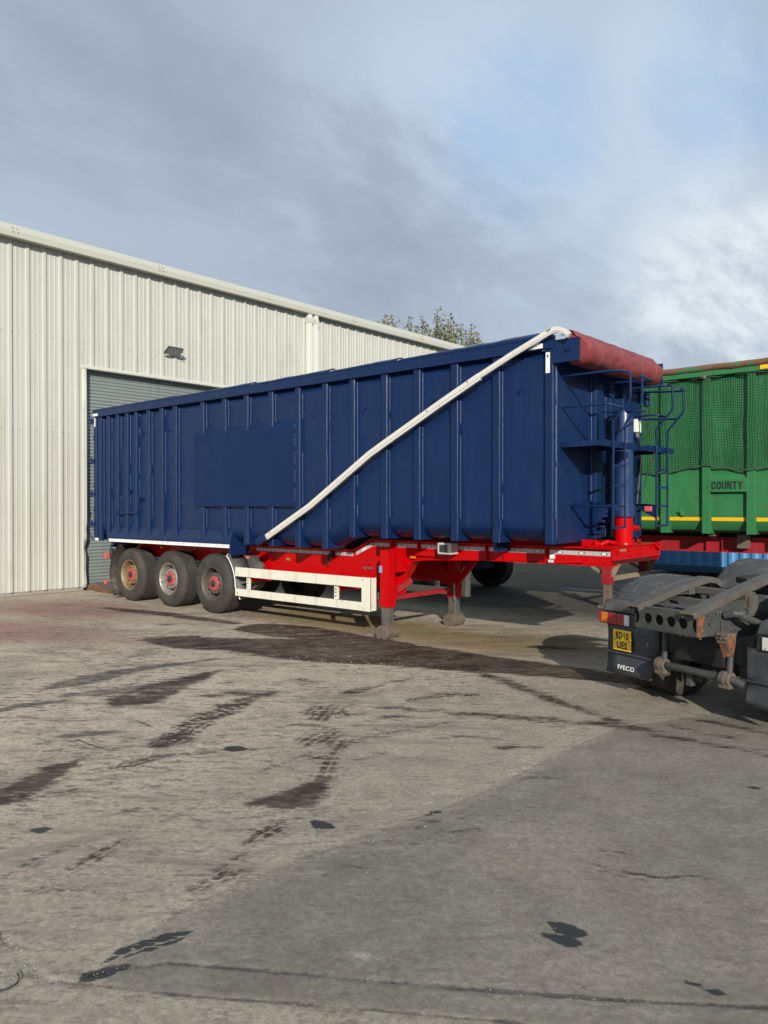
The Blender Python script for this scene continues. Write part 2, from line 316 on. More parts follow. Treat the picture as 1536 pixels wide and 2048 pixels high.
STAINS=[
('b',1,0,[(1.393,-2.114,0.07),(1.7,-1.953,0.16),(2.151,-1.82,0.219),(2.572,-1.554,0.235),(3.043,-1.342,0.268),(3.451,-1.178,0.339),(3.898,-1.069,0.343),(4.235,-0.865,0.357),(4.658,-0.674,0.329),(5.128,-0.563,0.296),(5.612,-0.506,0.247),(6.022,-0.381,0.207),(6.43,-0.284,0.184),(6.834,-0.215,0.148),(7.333,-0.148,0.112),(7.884,-0.162,0.078)]),
('b',0.9,0,[(1.644,-0.662,0.081),(1.809,-0.389,0.218),(2.311,-0.33,0.258),(2.789,-0.273,0.22),(3.415,-0.293,0.203),(3.918,-0.224,0.171),(4.322,-0.175,0.123)]),
('b',0.7,0,[(1.082,-2.276,0.024),(1.28,-1.881,0.049),(1.647,-1.503,0.073)]),
('b',0.75,0,[(-2.208,-0.793,0.082),(-1.427,-0.653,0.153),(-0.689,-0.52,0.143),(0.107,-0.463,0.131),(1.055,-0.372,0.089)]),
('b',0.5,0,[(3.142,-1.999,0.037),(3.574,-1.794,0.072),(3.994,-1.678,0.051),(4.467,-1.467,0.033)]),
('b',0.9,0,[(5.705,0.839,0.041),(5.829,0.947,0.102),(5.995,1.045,0.081),(6.146,1.129,0.04)]),
('g',0.9,0,[(3.17,-4.457,0.026),(3.13,-4.228,0.108),(3.079,-3.897,0.157),(3.017,-3.446,0.123),(3.049,-3.016,0.081),(3.165,-2.684,0.05),(3.21,-2.281,0.035)]),
('g',0.8,0,[(3.683,-5.087,0.064),(3.676,-4.858,0.088),(3.741,-4.603,0.057),(3.756,-4.462,0.046)]),
('b',0.75,0,[(4.293,-4.27,0.096),(4.246,-4.059,0.202),(4.106,-3.752,0.194),(3.953,-3.355,0.146),(3.87,-3.043,0.099),(3.78,-2.708,0.03)]),
('g',0.6,0,[(3.583,-4.375,0.061),(3.749,-4.148,0.134),(3.84,-3.871,0.112),(3.793,-3.433,0.054)]),
('b',0.8,1,[(5.749,-4.74,0.042),(5.608,-4.52,0.077),(5.429,-4.204,0.102),(5.249,-3.81,0.096),(5.115,-3.477,0.084),(5.03,-3.164,0.045)]),
('b',0.7,1,[(5.689,-4.71,0.072),(5.65,-4.572,0.105),(5.609,-4.465,0.062)]),
('g',0.85,0,[(4.929,-5.185,0.024),(4.96,-5.068,0.08),(5.004,-4.921,0.073),(5.059,-4.799,0.074),(5.149,-4.702,0.025)]),
('g',0.85,2,[(5.067,-5.081,0.047),(5.317,-5.067,0.044),(5.549,-5.043,0.028)]),
('b',0.85,0,[(5.947,-6.111,0.069),(5.877,-5.93,0.116),(5.744,-5.708,0.104),(5.633,-5.516,0.087),(5.528,-5.278,0.027)]),
('b',0.5,1,[(6.017,-6.05,0.025),(6.042,-5.876,0.03),(6.107,-5.612,0.032)]),
('b',0.75,1,[(5.919,-5.334,0.024),(5.908,-5.136,0.056),(5.923,-4.902,0.052),(6.021,-4.709,0.02)]),
('b',1,0,[(7.158,-5.02,0.014),(7.212,-4.897,0.064),(7.283,-4.813,0.12),(7.292,-4.716,0.104),(7.236,-4.529,0.071),(7.21,-4.402,0.021)]),
('b',0.75,1,[(7.596,-5.402,0.017),(7.547,-5.256,0.052),(7.511,-5.076,0.04),(7.55,-4.993,0.032)]),
('b',0.7,1,[(7.734,-5.704,0.018),(7.698,-5.566,0.032),(7.679,-5.452,0.02)]),
('b',0.85,1,[(7.807,-5.89,0.016),(7.787,-5.803,0.04),(7.8,-5.723,0.047),(7.838,-5.634,0.024)]),
('k',0.9,1,[(8.041,-6.462,0.01),(8.033,-6.379,0.029),(8.06,-6.279,0.034),(8.084,-6.197,0.031),(8.108,-6.125,0.011)]),
('k',0.9,0,[(8.084,-6.611,0.006),(8.082,-6.559,0.023),(8.106,-6.477,0.023),(8.146,-6.401,0.008)]),
('b',0.7,1,[(7.185,-6.254,0.009),(7.148,-6.144,0.039),(7.102,-5.995,0.042),(7.038,-5.822,0.011)]),
('b',0.5,1,[(7.166,-6.501,0.012),(7.244,-6.369,0.029),(7.39,-6.267,0.029),(7.508,-6.19,0.011)]),
('k',1,0,[(7.651,-4.935,0.016),(7.724,-4.937,0.035),(7.781,-4.924,0.015)]),
('k',1,0,[(6.53,-6.073,0.017),(6.56,-6.046,0.025),(6.575,-6.015,0.012)]),
('k',1,0,[(6.171,-4.403,0.027),(6.207,-4.388,0.041),(6.257,-4.361,0.02)]),
('k',0.9,0,[(8.091,-4.361,0.013),(8.114,-4.331,0.013)]),
('k',0.9,0,[(8.085,-4.417,0.012),(8.103,-4.392,0.013)]),
('k',0.95,0,[(9.248,-5.016,0.009),(9.31,-5.017,0.03),(9.368,-5.013,0.025),(9.401,-4.995,0.009)]),
('k',0.95,0,[(9.274,-5.116,0.009),(9.324,-5.109,0.015),(9.388,-5.098,0.026),(9.421,-5.08,0.011)]),
('g',0.7,0,[(9.555,-5.355,0.009),(9.569,-5.343,0.014),(9.585,-5.329,0.007)]),
('k',0.75,0,[(9.87,-5.051,0.011),(9.91,-5.045,0.018),(9.935,-5.052,0.009)]),
('k',0.75,0,[(9.945,-5.051,0.015),(9.97,-5.037,0.022),(9.992,-5.034,0.014)]),
('g',0.5,0,[(10.013,-5.032,0.014),(10.039,-5.017,0.016),(10.056,-5.01,0.007)]),
('b',0.75,1,[(6.095,-3.377,0.07),(5.955,-3.147,0.133),(5.94,-3.022,0.068),(6.169,-3.14,0.055)]),
('b',0.6,1,[(6.573,-3.97,0.035),(6.517,-3.814,0.102),(6.447,-3.605,0.062)]),
('b',0.5,1,[(6.799,-4.212,0.031),(6.849,-4.108,0.063),(6.87,-3.999,0.032)]),
('b',0.6,0,[(5.588,-2.54,0.057),(5.625,-2.397,0.082),(5.652,-2.201,0.048),(5.635,-1.947,0.025)]),
('b',0.55,0,[(5.619,-1.806,0.039),(5.694,-1.645,0.053)]),
('b',0.6,0,[(5.578,-0.956,0.046),(6.077,-0.877,0.072),(6.756,-1.149,0.087),(7.331,-1.465,0.075),(7.771,-1.628,0.058),(8.222,-1.804,0.052),(8.516,-1.796,0.033)]),
('b',0.45,0,[(5.962,-2.859,0.03),(6.475,-2.601,0.067),(7.02,-2.351,0.074),(7.54,-2.113,0.08),(8.004,-1.914,0.078),(8.407,-1.836,0.066)]),
('b',0.5,0,[(8.145,-1.831,0.069),(8.523,-1.919,0.064),(8.827,-1.882,0.054),(9.316,-1.861,0.043),(9.524,-1.83,0.035)]),
('b',0.8,0,[(8.486,-1.287,0.019),(8.689,-1.234,0.046),(8.94,-1.255,0.044),(9.157,-1.255,0.043),(9.462,-1.241,0.041)]),
('b',0.6,0,[(8.524,-1.598,0.026),(8.778,-1.623,0.041),(8.988,-1.549,0.033)]),
('b',0.7,2,[(9.145,-4.362,0.006),(9.213,-4.361,0.028),(9.308,-4.335,0.028),(9.432,-4.29,0.012)]),
('b',0.6,0,[(9.076,-4.19,0.01),(9.135,-4.163,0.021),(9.191,-4.13,0.01)]),
('b',0.6,2,[(9.456,-4.289,0.006),(9.561,-4.17,0.012),(9.669,-4.131,0.015)]),
('g',0.5,0,[(9.071,-4.746,0.011),(9.103,-4.706,0.017),(9.149,-4.691,0.014),(9.187,-4.672,0.011)]),
('g',0.55,2,[(8.256,-4.783,0.01),(8.317,-4.772,0.024),(8.389,-4.767,0.014)]),
('g',0.45,0,[(6.12,-4.623,0.02),(6.227,-4.403,0.047),(6.38,-4.188,0.034),(6.52,-4.098,0.014)]),
('b',0.35,0,[(8.022,-4.769,0.008),(8.173,-4.497,0.02),(8.377,-4.172,0.021),(8.579,-3.81,0.018)]),
('b',0.3,0,[(7.97,-5.157,0.007),(8.119,-4.878,0.014),(8.344,-4.532,0.019),(8.552,-4.118,0.02),(8.84,-3.666,0.013)]),
('g',0.5,2,[(2.347,-2.78,0.113),(2.119,-2.531,0.161),(2.121,-2.436,0.081)]),
('b',0.5,2,[(4.832,-4.459,0.037),(5.053,-4.473,0.053),(5.224,-4.483,0.034)]),
('g',0.4,0,[(0.141,-1.241,0.06),(0.336,-1.14,0.119),(0.38,-1.032,0.06)]),
('b',0.5,0,[(4.732,-2.644,0.039),(4.839,-2.456,0.066),(5.028,-2.416,0.039)]),
('b',0.5,0,[(4.619,-3.577,0.045),(4.779,-3.275,0.093),(5.135,-3.126,0.067)]),
('b',0.45,0,[(5.193,-3.768,0.039),(5.081,-3.33,0.108),(5.044,-3.016,0.058)]),
('b',0.6,1,[(7.18,-4.429,0.053),(6.937,-4.092,0.049),(6.682,-3.67,0.043)]),
('g',0.75,1,[(6.996,-6.453,0.013),(6.91,-6.24,0.021),(6.916,-5.996,0.022),(6.913,-5.692,0.016)]),
('g',0.6,1,[(6.758,-4.601,0.023),(6.714,-3.977,0.04),(6.802,-3.387,0.038),(7.014,-2.719,0.034)]),
('b',0.55,0,[(6.972,-5.499,0.013),(6.988,-5.406,0.021),(7.128,-5.363,0.012)]),
('b',0.55,0,[(6.669,-5.615,0.013),(6.7,-5.516,0.023),(6.854,-5.422,0.013)]),
('b',0.6,0,[(8.153,-5.338,0.009),(8.192,-5.232,0.015),(8.28,-5.176,0.009)]),
('b',0.6,0,[(6.029,-3.779,0.024),(6.078,-3.597,0.042),(6.282,-3.499,0.025)]),
('b',0.6,0,[(7.047,-3.995,0.018),(7.152,-3.783,0.032),(7.341,-3.663,0.019)]),
('g',0.6,0,[(8.2,-3.537,0.016),(8.263,-3.379,0.028),(8.36,-3.346,0.016)]),
('b',0.5,0,[(7.19,-3.226,0.022),(7.307,-2.982,0.038),(7.594,-2.838,0.022)]),
('b',0.55,0,[(7.689,-3.126,0.02),(7.809,-2.89,0.035),(7.973,-2.796,0.021)]),
('b',0.6,0,[(6.444,-3.113,0.026),(6.525,-2.872,0.054),(6.798,-2.72,0.035)]),
('b',0.6,1,[(6.266,-2.346,0.042),(6.364,-1.999,0.067),(6.637,-1.706,0.045)]),
('k',0.7,0,[(9.416,-2.66,0.017),(9.451,-2.642,0.022)]),
]
# ---------------------------------------------------------------- the yard
SLAB_T = [(8.066, -6.551), (7.957, -6.215), (7.906, -5.917), (7.926, -5.571), (7.958, -5.183), (8.022, -4.769), (8.082, -4.329), (8.125, -3.907), (8.122, -3.409), (8.12, -2.983), (8.134, -2.366), (8.19, -1.832), (8.558, -1.096), (8.937, -0.012), (10.5, 3.0)]
JOINT = [(8.066, -6.551), (8.226, -6.314), (8.522, -6.118), (8.973, -5.822), (9.347, -5.578), (9.727, -5.313), (10.143, -5.01), (10.7, -4.62), (13.0, -3.0)]
JOINT2 = [(7.995, -6.677), (8.17, -6.565), (8.399, -6.426), (8.672, -6.239), (8.983, -6.024), (9.289, -5.82), (9.588, -5.63), (10.4, -5.07), (13.0, -3.3)]
JOINT3 = [(5.4, -6.45), (7.139, -6.648), (7.544, -6.68), (7.855, -6.692), (7.995, -6.677)]
SCRATCH = [(8.187, -6.192), (8.523, -5.961), (8.874, -5.733), (9.194, -5.522), (9.51, -5.289)]
def seg_dist(X, Y, pts):
    D = np.full(X.shape, 9.0)
    for (x0, y0), (x1, y1) in zip(pts[:-1], pts[1:]):
        dx, dy = x1 - x0, y1 - y0; l2 = dx * dx + dy * dy
        q = np.clip(((X - x0) * dx + (Y - y0) * dy) / l2, 0, 1)
        D = np.minimum(D, np.hypot(X - x0 - q * dx, Y - y0 - q * dy))
    return D
def ground_material():
    m, nt, N, L, b = NT('yard_concrete'); g = G_(nt)
    def attr(name):
        a = N.new('ShaderNodeAttribute'); a.attribute_name = name
        s = N.new('ShaderNodeSeparateColor'); L.new(a.outputs['Color'], s.inputs[0]); return s.outputs
    mk = attr('marks'); zn = attr('zone')
    flat = g.map((1, 1, 0))
    patch = g.noise(.55, 5, .6, flat); mott = g.noise(3.2, 8, .68, flat, .3); grit = g.noise(26, 9, .82, flat); grain = g.noise(150, 3, .7, flat)
    drag = g.noise(1.25, 9, .68, g.dirmap(36, .42, 2.6), .5)
    drag2 = g.noise(1.3, 9, .70, g.dirmap(58, .5, 2.2, (4, 9, 0)), .7)
    con = g.mix(g.step(mott, .36, .62), (.385, .322, .25), (.60, .515, .41))
    con = g.mix(g.step(patch, .36, .62), con, g.mix(.6, con, (.60, .52, .41)))
    dark = g.mix(g.step(mott, .33, .7), (.205, .187, .155), (.285, .262, .222))
    dark = g.mix(g.step(patch, .45, .7), dark, g.mix(.5, dark, (.36, .325, .265)))
    edge = g.math('ADD', zn[0], g.math('MULTIPLY', g.math('SUBTRACT', mott, .5), 1.1))
    col = g.mix(g.step(edge, .25, .75), con, dark)
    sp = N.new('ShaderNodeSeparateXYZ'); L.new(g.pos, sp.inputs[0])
    col = g.mix(g.step(g.math('ADD', sp.outputs[1], g.math('MULTIPLY', g.math('SUBTRACT', patch, .5), 2.5)), 2.4, 4.6), col, g.mix(g.step(mott, .35, .65), (.040, .038, .033), (.075, .070, .060)))  # ground coloured near black at the back, standing in for shade around the trailers
    # ochre run-off and old red paint dust
    col = g.mix(g.math('MULTIPLY', g.step(g.math('ADD', zn[1], g.math('MULTIPLY', g.math('SUBTRACT', drag, .5), .9)), .22, .8), .9), col, (.33, .245, .105))
    col = g.mix(g.math('MULTIPLY', g.step(g.math('ADD', zn[2], g.math('MULTIPLY', g.math('SUBTRACT', mott, .5), .8)), .18, .85), .8), col, (.36, .19, .175))
    # scuffs dragged by tyres, pale scuffs, aggregate
    sc = g.math('MULTIPLY', g.step(drag, .53, .66), g.step(grit, .43, .53))
    col = g.mix(g.math('MULTIPLY', sc, g.step(zn[0], 0, 1, .78, .30)), col, (.10, .086, .072))
    sc2 = g.math('MULTIPLY', g.step(drag2, .54, .66), g.step(grit, .44, .53))
    col = g.mix(g.math('MULTIPLY', sc2, g.step(zn[0], 0, 1, .7, .28)), col, (.105, .092, .08))
    col = g.mix(g.math('MULTIPLY', g.step(g.noise(1.9, 8, .68, g.dirmap(40, .6, 1.9, (5, 3, 0))), .56, .74), .45), col, (.60, .55, .47))
    fl = g.noise(11, 7, .74, g.dirmap(40, .55, 1.5, (2, 6, 0)))
    fm = g.step(g.noise(.8, 4, .6, g.dirmap(30, .7, 1.2, (9, 1, 0))), .30, .56)
    col = g.mix(g.math('MULTIPLY', g.math('MULTIPLY', g.step(fl, .505, .60), fm), g.step(zn[0], 0, 1, .92, .34)), col, (.13, .105, .085))
    col = g.mix(g.math('MULTIPLY', g.step(g.noise(26, 5, .7, g.dirmap(40, .7, 1.3)), .57, .66), g.step(zn[0], 0, 1, .62, .32)), col, (.14, .118, .095))
    col = g.mix(g.step(g.noise(.42, 6, .62, g.map((1, 1, 0), loc=(3, 8, 0))), .50, .66, 0, .36), col, (.22, .19, .155))
    # pale concrete turns darker towards the joints in front
    col = g.mix(g.math('MULTIPLY', g.step(g.math('ADD', sp.outputs[0], g.math('MULTIPLY', g.math('SUBTRACT', mott, .5), 2.0)), 4.6, 8.0), g.step(zn[0], 0, 1, .58, .0)), col, (.285, .255, .21))
    col = g.mix(g.step(grit, .36, .62, 0, 1), g.mix(.48, col, (.05, .044, .038), 'MIX'), col)
    col = g.mix(g.step(grain, .66, .80, 0, .55), col, (.55, .51, .45))
    col = g.mix(g.step(grain, .34, .22, 0, .55), col, (.07, .062, .055))
    col = g.mix(g.step(g.noise(70, 2, .5, flat), .74, .80, 0, .7), col, (.60, .52, .41))
    # wet and oily marks, broken up at their edges
    brk = g.math('ADD', g.math('MULTIPLY', g.math('SUBTRACT', g.noise(4.5, 10, .78, g.dirmap(40, .55, 1.7)), .5), 2.1), g.math('MULTIPLY', g.math('SUBTRACT', g.noise(19, 6, .75, g.dirmap(40, .6, 1.5)), .5), 1.0))
    fb = g.step(g.math('ADD', mk[0], brk), .34, .74); fg = g.step(g.math('ADD', mk[1], brk), .34, .76)
    fk = g.step(g.math('ADD', mk[2], g.math('MULTIPLY', brk, .6)), .42, .62)
    col = g.mix(g.math('MULTIPLY', fg, g.step(g.math('ADD', g.math('MULTIPLY', drag2, .5), g.math('MULTIPLY', fl, .5)), .38, .56, .58, .92)), col, g.mix(g.step(grit, .4, .62), (.042, .040, .038), (.078, .073, .068)))
    col = g.mix(g.math('MULTIPLY', fb, g.step(g.math('ADD', g.math('MULTIPLY', drag2, .5), g.math('MULTIPLY', fl, .5)), .38, .56, .72, .98)), col, g.mix(g.step(mott, .4, .62), (.024, .014, .010), (.054, .036, .026)))
    col = g.mix(g.math('MULTIPLY', fk, .93), col, (.022, .025, .028))
    L.new(col, b.inputs['Base Color'])
    wet = g.math('MAXIMUM', g.math('MULTIPLY', fb, .9), g.math('MAXIMUM', g.math('MULTIPLY', fg, .4), fk))
    L.new(g.step(wet, 0, 1, .93, .62), b.inputs['Roughness']); b.inputs['Specular IOR Level'].default_value = .3
    h = g.math('ADD', g.math('MULTIPLY', grit, .6), g.math('ADD', g.math('MULTIPLY', mott, .25), g.math('MULTIPLY', grain, .5)))
    L.new(g.bump(h, .5, .008), b.inputs['Normal'])
    return m
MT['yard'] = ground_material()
def build_yard():
    tx = np.concatenate([np.arange(-6.4, 5.5, .04), np.arange(5.5, 11.0, .0145), np.arange(11.0, 13.01, .06)])
    vy = np.concatenate([np.arange(-8.8, -3.2, .0145), np.arange(-3.2, 3.0, .028), np.arange(3.0, 8.01, .08)])
    X, Y = np.meshgrid(tx, vy, indexing='ij'); nt_, nv = X.shape
    br = np.zeros(X.shape); gr = np.zeros(X.shape); bk = np.zeros(X.shape)
    rng = np.random.RandomState(3)
    for kind, st, tread, pts in STAINS:
        px = [p[0] for p in pts]; py = [p[1] for p in pts]; rm = max(p[2] for p in pts) + .15
        i0, i1 = np.searchsorted(tx, [min(px) - rm, max(px) + rm]); j0, j1 = np.searchsorted(vy, [min(py) - rm, max(py) + rm])
        if i1 - i0 < 1 or j1 - j0 < 1: continue
        x = X[i0:i1, j0:j1]; y = Y[i0:i1, j0:j1]; best = np.full(x.shape, -9.0); u = np.zeros(x.shape); w = np.zeros(x.shape); s0 = 0
        for (x0, y0, r0), (x1, y1, r1) in zip(pts[:-1], pts[1:]):
            dx, dy = x1 - x0, y1 - y0; l = math.hypot(dx, dy) + 1e-6
            q = np.clip(((x - x0) * dx + (y - y0) * dy) / (l * l), 0, 1)
            d = np.hypot(x - x0 - q * dx, y - y0 - q * dy); val = (r0 + (r1 - r0) * q) * (1.7 if kind == 'k' else 2.1 if rm > .40 else 1.75 if tread == 1 else 1.35) - d
            lat = ((x - x0) * -dy + (y - y0) * dx) / l
            k = val > best; best = np.where(k, val, best); u = np.where(k, s0 + q * l, u); w = np.where(k, lat, w); s0 += l
        soft = .03 if kind == 'k' else .10
        mval = np.clip(.52 + best / (2 * soft), 0, .86 if kind != 'k' else 1) * (.45 + .55 * st if kind != 'k' else st)
        if tread == 1:
            rib = np.sin(w / .072 * 2 * np.pi); cut = np.sin((u + .015 * np.sin(w / .036 * 2 * np.pi) + .03 * np.sin(u * 7)) / .085 * 2 * np.pi)
            mval = mval * np.where((rib > -.80) & (cut > -.84), 1, .45)
        elif tread == 2:
            mval = mval * (.78 + .22 * np.sign(np.sin(w / .06 * 2 * np.pi + 2 * np.sin(u * 3)) + .5))
        t_ = br if kind == 'b' else gr if kind == 'g' else bk
        t_[i0:i1, j0:j1] = np.maximum(t_[i0:i1, j0:j1], mval)
    sv = np.array([p[1] for p in SLAB_T]); stt = np.array([p[0] for p in SLAB_T])
    side = X - np.interp(Y, sv, stt)
    jl = Y - np.interp(X, [p[0] for p in JOINT], [p[1] for p in JOINT]); jl2 = Y - np.interp(X, [p[0] for p in JOINT2], [p[1] for p in JOINT2])
    inB = (side > 0) & (jl > 0) & (X > 7.85)
    inC = (jl <= 0) & (jl2 > 0) & (X > 8.02)
    inD = (jl2 <= 0) & (X > 7.99)
    slab = np.clip(.5 + side / .42, 0, 1) * np.clip(.5 + jl2 / .12, 0, 1) * (X > 7.7)
    slab = np.where(jl2 < -.06, .30, slab)
    fade = np.clip((Y + 1.2) / 3.0, 0, 1); slab = slab * (1 - .45 * fade)
    def blob(cx, cy, rx, ry, rot):
        c, s = math.cos(rot), math.sin(rot); a = ((X - cx) * c + (Y - cy) * s) / rx; q = (-(X - cx) * s + (Y - cy) * c) / ry
        return np.clip(1.15 - np.hypot(a, q), 0, 1)
    yel = np.maximum.reduce([blob(2.4, .9, 3.6, 1.15, .05), blob(4.9, .8, 2.6, 1.1, .0), blob(5.8, 1.2, 2.0, 1.2, .3)])
    red = np.maximum.reduce([blob(-.9, -3.1, 3.0, 1.3, .35), blob(-2.6, -1.3, 3.0, 1.5, .2), blob(1.2, -2.4, 1.6, .5, .3) * .6])
    dJ = seg_dist(X, Y, JOINT); dJ2 = seg_dist(X, Y, JOINT2); dJ3 = seg_dist(X, Y, JOINT3); dS = seg_dist(X, Y, SLAB_T)
    wob = .5 + .5 * np.sin(X * 9 + Y * 5) * np.sin(Y * 13 - X * 4)
    Z = .004 * np.sin(X * 1.3 + .4) * np.sin(Y * 1.1) - .004
    Z -= .004 * np.exp(-(dJ / .016) ** 2) * (.5 + .7 * wob) + .0035 * np.exp(-(dJ2 / .015) ** 2) * (.4 + .7 * wob) + .006 * np.exp(-(dJ3 / .02) ** 2) * (.3 + .9 * wob) + .006 * np.exp(-(dS / .02) ** 2) * wob
    Z += np.where(inB, .001, 0)
    gr = np.maximum(gr, np.maximum(np.exp(-(dJ / .02) ** 2) * .75, np.exp(-(dJ2 / .017) ** 2) * .62)); gr = np.maximum(gr, np.exp(-(dJ3 / .02) ** 2) * .5)
    gr = np.maximum(gr, np.exp(-(dS / .02) ** 2) * .36 * (Y < -3.5))
    base = np.stack([X, Y, Z], -1).reshape(-1, 3).astype(np.float32)
    mk = np.stack([br, gr, bk, np.ones_like(br)], -1).reshape(-1, 4).astype(np.float32)
    zn = np.stack([slab, yel, red, np.ones_like(br)], -1).reshape(-1, 4).astype(np.float32)
    idx = np.arange(nt_ * nv).reshape(nt_, nv)
    quads = np.stack([idx[:-1, :-1], idx[1:, :-1], idx[1:, 1:], idx[:-1, 1:]], -1)
    reg = (inB * 1 + inC * 2 + inD * 3)[:-1, :-1]
    out = MB(); x0, x1, y0, y1 = tx[0], tx[-1], vy[0], vy[-1]; B = 400
    xs = [-B, x0, x1, B]; ys = [-B, y0, y1, B]
    for i in range(3):
        for j in range(3):
            if i == 1 and j == 1: continue
            out.add([(xs[i], ys[j], -.004), (xs[i + 1], ys[j], -.004), (xs[i + 1], ys[j + 1], -.004), (xs[i], ys[j + 1], -.004)], [(0, 1, 2, 3)])
    root = tag(out.build('yard_ground', 'yard'), 'worn concrete yard stained by tyres and spills', None, kind='structure')
    for r, nm, lb in ((0, 'concrete_slab', 'large pale concrete slab with brown wet stains'), (1, 'concrete_slab', 'smooth darker grey slab'), (2, 'concrete_strip', None), (3, 'concrete_slab', 'rough slab at the lower edge')):
        q = quads[reg == r].reshape(-1, 4); used, inv = np.unique(q, return_inverse=True); inv = inv.reshape(-1, 4)
        me = bpy.data.meshes.new(nm); me.vertices.add(len(used)); me.vertices.foreach_set('co', base[used].ravel())
        nf = len(inv); me.loops.add(nf * 4); me.loops.foreach_set('vertex_index', inv.ravel().astype(np.int32))
        me.polygons.add(nf); me.polygons.foreach_set('loop_start', np.arange(0, nf * 4, 4, dtype=np.int32)); me.polygons.foreach_set('loop_total', np.full(nf, 4, dtype=np.int32))
        me.polygons.foreach_set('use_smooth', np.ones(nf, dtype=bool)); me.update(calc_edges=True)
        a = me.attributes.new('marks', 'FLOAT_COLOR', 'POINT'); a.data.foreach_set('color', mk[used].ravel())
        a = me.attributes.new('zone', 'FLOAT_COLOR', 'POINT'); a.data.foreach_set('color', zn[used].ravel())
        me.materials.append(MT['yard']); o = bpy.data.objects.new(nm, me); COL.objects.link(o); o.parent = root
        if lb: o['label'] = lb
    # loose chippings: thick along the joints and the slab edge, thin elsewhere
    g = MB(); rr = random.Random(5)
    def stone(x, y, s, z=0.0):
        a = rr.uniform(0, 6.3); c, q = math.cos(a), math.sin(a); e = rr.uniform(.6, 1.0); hh = rr.uniform(.4, .75)
        P = [(1, 0, 0), (.2, 1, 0), (-1, .3, 0), (-.4, -.9, 0), (.1 * e, .05, 1), (-.3, .1, .8)]
        vs = [(x + (p[0] * c - p[1] * e * q) * s, y + (p[0] * q + p[1] * e * c) * s, z + p[2] * s * hh) for p in P]
        g.add(vs, [(0, 1, 4), (1, 2, 5, 4), (2, 3, 5), (3, 0, 4, 5), (3, 2, 1, 0)])
    def along(pts, n, spread, s0, s1, z=0):
        for _ in range(n):
            i = rr.randrange(len(pts) - 1); q = rr.random(); (xa, ya), (xb, yb) = pts[i], pts[i + 1]
            stone(xa + (xb - xa) * q + rr.gauss(0, spread), ya + (yb - ya) * q + rr.gauss(0, spread), rr.uniform(s0, s1) ** 1, z - .003)
    along(JOINT[:7], 170, .03, .0015, .0042, -.003); along(JOINT2[:8], 170, .04, .0015, .0045, -.003); along(SLAB_T[:9], 300, .05, .002, .0055)
    along(SLAB_T[6:12], 140, .07, .0025, .006); along(JOINT3, 160, .05, .003, .007)
    for _ in range(420): stone(rr.uniform(7.0, 10.5), rr.uniform(-6.6, -3.5), rr.uniform(.0015, .0042))
    for _ in range(600): stone(rr.uniform(0, 9), rr.uniform(-5.5, .5), rr.uniform(.003, .008))
    for _ in range(900): stone(-5.2 + abs(rr.gauss(0, .22)), rr.uniform(-4, 2.2), rr.uniform(.006, .022))
    for _ in range(900): stone(rr.gauss(5.2, .75), rr.gauss(-1.75, .38), rr.uniform(.003, .010))
    MT['chips'] = mat('stone_chips', (.33, .295, .24), .85, var=.55, vs=60)
    tag(g.build('gravel', 'chips', fix=False), 'pale stone chippings scattered over the yard and its joints', None, kind='stuff')
build_yard()
w = MB(); pts = []
for i in range(15):
    a = i / 14; pts.append((7.86 + .075 * math.sin(a * 5.2) + .03 * a, -6.80 + .05 * math.cos(a * 5.2) - .03 * a, .010 + .006 * math.sin(a * 7)))
tag(w.tube(pts, .0032, 6).build('bent_wire', 'twig', smooth=True), 'short curled black wire lying on concrete near the bottom joint', 'wire')

# ---------------------------------------------------------------- the warehouse
WT = -5.30                                   # its front wall
PITCH = .3575; V0 = -.0895
PROF = [(0, .034), (.020, .034), (.040, .0), (.105, 0), (.112, .007), (.128, .007), (.135, 0), (.205, 0), (.212, .007), (.228, .007), (.235, 0), (.298, 0), (.318, .034), (.3575, .034)]
wh = tag(empty('warehouse', (WT, 3.0, 0)), 'long cream corrugated metal warehouse with grey roller door and pale gutter', 'warehouse')
def sheet(v0, v1, h0, h1, name='cladding_sheet'):
    k0 = math.floor((v0 - V0) / PITCH); pts = []
    for k in range(k0, k0 + 6):
        for a, o in PROF: pts.append((V0 + k * PITCH + a, o))
    ps = [p for p in pts if v0 + 1e-4 < p[0] < v1 - 1e-4]
    vv = [p[0] for p in pts]; oo = [p[1] for p in pts]
    ps = [(v0, float(np.interp(v0, vv, oo)))] + ps + [(v1, float(np.interp(v1, vv, oo)))]
    ps[0] = (v0, ps[0][1] + .003)
    m = MB(); hs = [h0, (h0 + h1) / 2, h1]
    m.grid([[(WT + o, v, h) for v, o in ps] for h in hs])
    return m.build(name, 'cream', wh, solid=.002)
DV0, DV1, DH = .467, 5.6, 4.91
k = -9
while V0 + k * 3 * PITCH < 30:
    a = V0 + k * 3 * PITCH; b_ = a + 3 * PITCH
    if b_ <= DV0 - .07 or a >= DV1 + .07: sheet(a, b_, .085, 7.5)
    elif a < DV0 - .07 < b_: sheet(a, DV0 - .07, .085, 7.5); sheet(DV0 - .07, b_, DH + .05, 7.5)
    elif a < DV1 + .07 < b_: sheet(a, DV1 + .07, DH + .05, 7.5); sheet(DV1 + .07, b_, .085, 7.5)
    else: sheet(a, b_, DH + .05, 7.5)
    k += 1
sc = MB()
for h in (1.31, 3.46, 5.46):
    n = 0; v = V0 - 27 * PITCH
    while v < 24:
        lap = (round((v - V0) / PITCH) % 3 == 0)
        for dv, o in ([(.009, .036)] if lap else []) + [(.17, .002)]:
            if not (DV0 - .08 < v + dv < DV1 + .08 and h < DH + .06): sc.tube([(WT + o, v + dv, h), (WT + o + .008, v + dv, h)], .009, 6)
        v += PITCH
